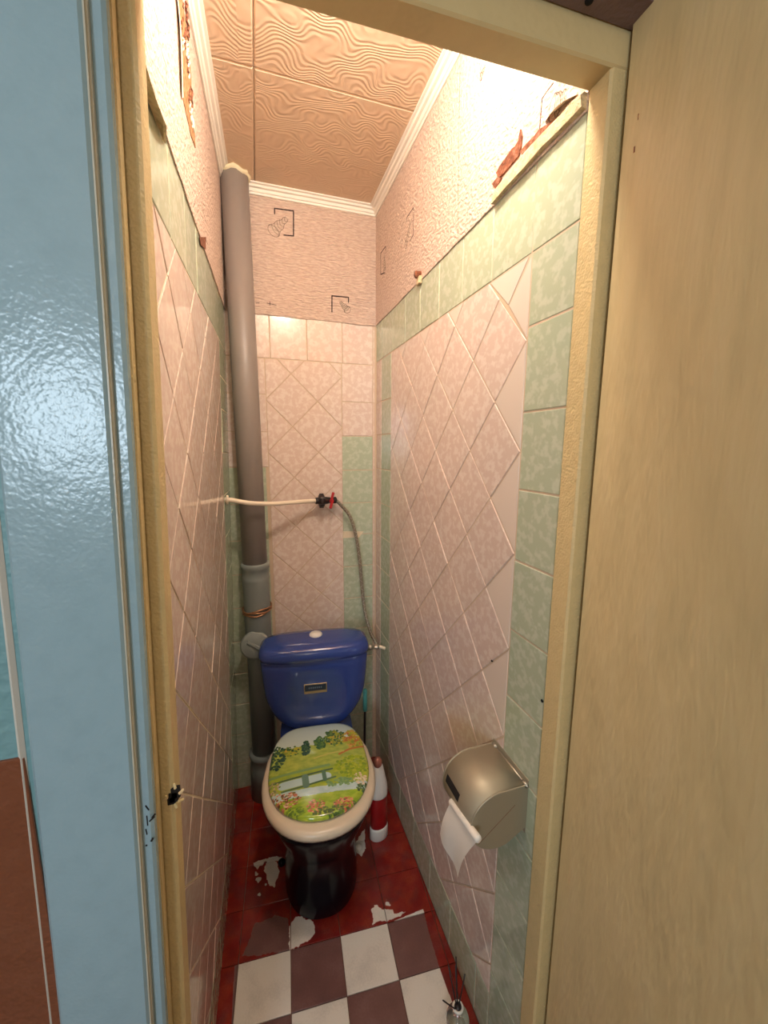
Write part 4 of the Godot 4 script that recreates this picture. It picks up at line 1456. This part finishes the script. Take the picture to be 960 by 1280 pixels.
# ------------------------------------------------------------------ small things
func build_small_things() -> void:
	# cleaner bottle
	var at := Vector3(0.398, 0.0, -1.305)
	var b := thing("cleaner_bottle", "red and white cleaner bottle with a copper ball cap beside toilet", "bottle", at, deg_to_rad(14.0))
	var st := begin(true)
	lathe(st, [Vector2(0.0, 0.0), Vector2(0.034, 0.0), Vector2(0.038, 0.004), Vector2(0.038, 0.045), Vector2(0.036, 0.055), Vector2(0.0, 0.055)], Vector3.ZERO, 28, 1.0, 0.72)
	commit("base", st, M.white_plastic, b)
	st = begin(true)
	lathe(st, [Vector2(0.0, 0.05), Vector2(0.034, 0.05), Vector2(0.0355, 0.056), Vector2(0.0345, 0.13), Vector2(0.0345, 0.185), Vector2(0.033, 0.19), Vector2(0.0, 0.19)], Vector3.ZERO, 28, 1.0, 0.72)
	commit("body", st, M.label_red, b)
	st = begin(true)
	var rings := []
	for q in [[0.186, 0.034, 0.0], [0.192, 0.0355, 0.0], [0.23, 0.034, 0.0], [0.27, 0.029, -0.004], [0.315, 0.023, -0.008], [0.322, 0.018, -0.009]]:
		var ring := []
		for k in 28:
			var a := TAU * k / 28.0
			ring.append(Vector3(cos(a) * q[1] + q[2], q[0], sin(a) * q[1] * 0.75))
		rings.append(ring)
	loft(st, rings)
	commit("neck", st, M.white_plastic, b)
	st = begin(true)
	var prof := []
	for k in 11:
		var t := PI * k / 10.0
		prof.append(Vector2(sin(t) * 0.0175, -cos(t) * 0.021))
	lathe(st, prof, Vector3(-0.009, 0.335, 0.004), 20)
	commit("cap", st, mat(Color8(176, 112, 96), 0.25, 0.3), b)

	# plunger leaning behind the toilet
	var p := thing("plunger", "toilet plunger with turquoise grip standing behind the toilet", "plunger", Vector3(0.418, 0.0, -1.605))
	st = begin(true)
	tube(st, [Vector3(0, 0.09, 0), Vector3(0.004, 0.36, 0)], 0.0052, 10)
	commit("rod", st, M.black_plastic, p)
	st = begin(true)
	lathe(st, [Vector2(0.0, 0.335), Vector2(0.0088, 0.336), Vector2(0.0102, 0.342), Vector2(0.0098, 0.40), Vector2(0.0104, 0.436), Vector2(0.0075, 0.443), Vector2(0.0, 0.445)], Vector3(0.004, 0, 0), 18)
	commit("grip", st, M.turquoise, p)
	st = begin(true)
	lathe(st, [Vector2(0.040, 0.0), Vector2(0.050, 0.0), Vector2(0.048, 0.03), Vector2(0.032, 0.06), Vector2(0.014, 0.072), Vector2(0.012, 0.10), Vector2(0.0, 0.10)], Vector3.ZERO, 24)
	commit("cup", st, mat(Color8(84, 20, 18), 0.5), p)

	# reed diffuser at the right skirting
	var dpos := Vector3(0.432, 0.0, -0.716)
	var df := thing("reed_diffuser", "small clear glass bottle with black scent sticks by the right wall", "diffuser", dpos)
	var glass := mat(Color8(232, 226, 206), 0.04)
	glass.refraction_enabled = true
	glass.refraction_scale = 0.05
	glass.transparency = BaseMaterial3D.TRANSPARENCY_ALPHA
	glass.albedo_color = Color(0.93, 0.91, 0.84, 0.15)
	st = begin(true)
	lathe(st, [Vector2(0.0, 0.0), Vector2(0.028, 0.0), Vector2(0.031, 0.003), Vector2(0.031, 0.062), Vector2(0.027, 0.076), Vector2(0.014, 0.083), Vector2(0.011, 0.087), Vector2(0.011, 0.100), Vector2(0.0135, 0.101), Vector2(0.0135, 0.105), Vector2(0.0085, 0.105), Vector2(0.0085, 0.084), Vector2(0.025, 0.073), Vector2(0.0285, 0.062), Vector2(0.0285, 0.006), Vector2(0.0, 0.005)], Vector3.ZERO, 28)
	commit("bottle", st, glass, df)
	st = begin(true)
	lathe(st, [Vector2(0.0, 0.0065), Vector2(0.028, 0.0065), Vector2(0.028, 0.040), Vector2(0.0, 0.040)], Vector3.ZERO, 24)
	commit("oil", st, mat(Color8(196, 176, 124), 0.1), df)
	st = begin(true)
	lathe(st, [Vector2(0.0088, 0.101), Vector2(0.0142, 0.101), Vector2(0.0146, 0.104), Vector2(0.0130, 0.107), Vector2(0.0100, 0.107), Vector2(0.0088, 0.104)], Vector3.ZERO, 20)
	commit("collar", st, M.white_plastic, df)
	st = begin(true)
	lathe(st, [Vector2(0.0, 0.082), Vector2(0.0084, 0.082), Vector2(0.0084, 0.1078), Vector2(0.0, 0.1082)], Vector3.ZERO, 18)
	commit("stopper", st, M.black_plastic, df)
	for q in [[-0.050, 0.17, 0.012], [0.000, 0.205, -0.020], [0.006, 0.215, -0.030], [-0.016, 0.20, -0.028], [0.016, 0.20, 0.0]]:
		st = begin(true)
		tube(st, [Vector3(-q[0] * 0.25, 0.012, -q[2] * 0.25), Vector3(q[0] * 0.12, 0.10, q[2] * 0.12), Vector3(q[0], q[1], q[2])], 0.0016, 6)
		commit("stick", st, M.black_plastic, df)

	# broken wooden battens where the wallpaper ends
	var br := thing("wooden_batten", "splintered pale wooden batten on the right wall beside the door frame", "batten")
	var lower := [[620, 256], [640, 234], [662, 210], [684, 187], [706, 165], [726, 146], [742, 130]]
	var upper := [[624, 238], [641, 216], [662, 191], [684, 168], [706, 146], [722, 128], [741, 112]]
	st = begin()
	var prev := []
	for k in lower.size():
		var a := on_right(lower[k][0], lower[k][1])
		var c := on_right(upper[k][0], upper[k][1])
		if k == lower.size() - 1:
			a.x = ZF - 0.001
			c.x = ZF - 0.001
		var wob := rng.randf_range(-0.002, 0.002)
		var cur := [map_right(a.x, a.y, 0.010), map_right(a.x, a.y + wob, 0.020), map_right(c.x, c.y - 0.006, 0.022 + wob), map_right(c.x, c.y, 0.017), map_right(c.x, c.y, 0.010)]
		if prev:
			for i in 5:
				quad(st, prev[i], cur[i], cur[(i + 1) % 5], prev[(i + 1) % 5])
		else:
			for i in range(1, 4):
				st.add_vertex(cur[0]); st.add_vertex(cur[i]); st.add_vertex(cur[i + 1])
		prev = cur
	for i in range(1, 4):
		st.add_vertex(prev[0]); st.add_vertex(prev[i + 1]); st.add_vertex(prev[i])
	commit("strip", st, M.wood, br)
	var crop := func(x: float, y: float) -> Vector2: return on_right(600.0 + x / 5.82, 60.0 + y / 5.82)
	for s in [[[135, 915], [165, 860], [215, 790], [255, 735], [275, 720], [300, 680], [316, 596], [325, 650], [318, 720], [300, 790], [240, 860], [190, 920], [155, 950]],
		[[105, 995], [140, 950], [175, 945], [160, 985], [130, 1030], [122, 1010]],
		[[310, 760], [360, 700], [420, 640], [450, 600], [520, 555], [600, 495], [690, 440], [600, 520], [500, 610], [420, 690], [330, 780]]]:
		var poly := PackedVector2Array()
		for q in s:
			poly.append(crop.call(q[0], q[1]))
		st = begin()
		plate(st, poly, map_right, 0.0100, 0.0140, 0.0004, func(q: Vector2) -> Vector2: return q, Vector2(0.0, 0.02))
		commit("torn_fibreboard", st, M.fibre, br)
	# curled strip of paper peeling over it
	st = begin()
	prev = []
	for q in [[500, 545, 0.014], [560, 505, 0.022], [620, 460, 0.026], [690, 400, 0.024], [740, 350, 0.016]]:
		var a: Vector2 = crop.call(q[0], q[1])
		var c: Vector2 = crop.call(q[0] - 22, q[1] - 26)
		var cur := [map_right(a.x, a.y, q[2]), map_right(a.x, a.y, q[2] + 0.001), map_right(c.x, c.y, 0.0115), map_right(c.x, c.y, 0.0105)]
		if prev:
			for i in 4:
				quad(st, prev[i], cur[i], cur[(i + 1) % 4], prev[(i + 1) % 4])
		prev = cur
	commit("peeled_paper", st, M.paper_back, br)

	var bl := thing("wooden_batten", "yellow wooden batten wedge under torn wallpaper on left wall", "batten")
	var lc := func(x: float, y: float, w: float) -> Vector2: return on_left_off(180.0 + x / 6.4, y / 6.4, w)
	st = begin()
	prev = []
	for q in [[0, 600, -10, 440], [30, 700, 18, 525], [70, 850, 50, 640], [120, 1000, 100, 800], [158, 1120, 150, 935], [176, 1150, 182, 1010]]:
		var a: Vector2 = lc.call(q[0], q[1], 0.010)
		var c: Vector2 = lc.call(q[2], q[3], 0.024)
		var cur := [map_left(a.x, a.y, 0.008), map_left(a.x, a.y, 0.010), map_left(c.x, c.y, 0.024), map_left(c.x, c.y + 0.006, 0.010)]
		if prev:
			for i in 4:
				quad(st, prev[i], prev[(i + 1) % 4], cur[(i + 1) % 4], cur[i])
		else:
			quad(st, cur[3], cur[2], cur[1], cur[0])
		prev = cur
	quad(st, prev[0], prev[1], prev[2], prev[3])
	commit("strip", st, M.wood, bl)

	# bent nail in the right wall
	var np := on_right(527, 343)
	var nl := thing("wall_nail", "bent rusty nail stub in the right wall under the wallpaper", "nail", map_right(np.x, np.y, 0.0))
	st = begin(true)
	turned(st, Vector3(-0.008, 0, 0), Vector3(-0.030, -0.003, 0), [Vector2(0.0, 0.0), Vector2(0.009, 0.0), Vector2(0.009, 0.014), Vector2(0.011, 0.016), Vector2(0.010, 0.020), Vector2(0.0, 0.021)], 12)
	commit("head", st, M.fibre, nl)
	st = begin()
	plate(st, PackedVector2Array([Vector2(-0.012, -0.030), Vector2(0.010, -0.028), Vector2(0.012, -0.008), Vector2(-0.010, -0.006)]), func(u: float, v: float, wq: float) -> Vector3: return Vector3(-wq, v, u), 0.010, 0.020, 0.002, func(q: Vector2) -> Vector2: return q)
	commit("wood_plug", st, M.wood, nl)
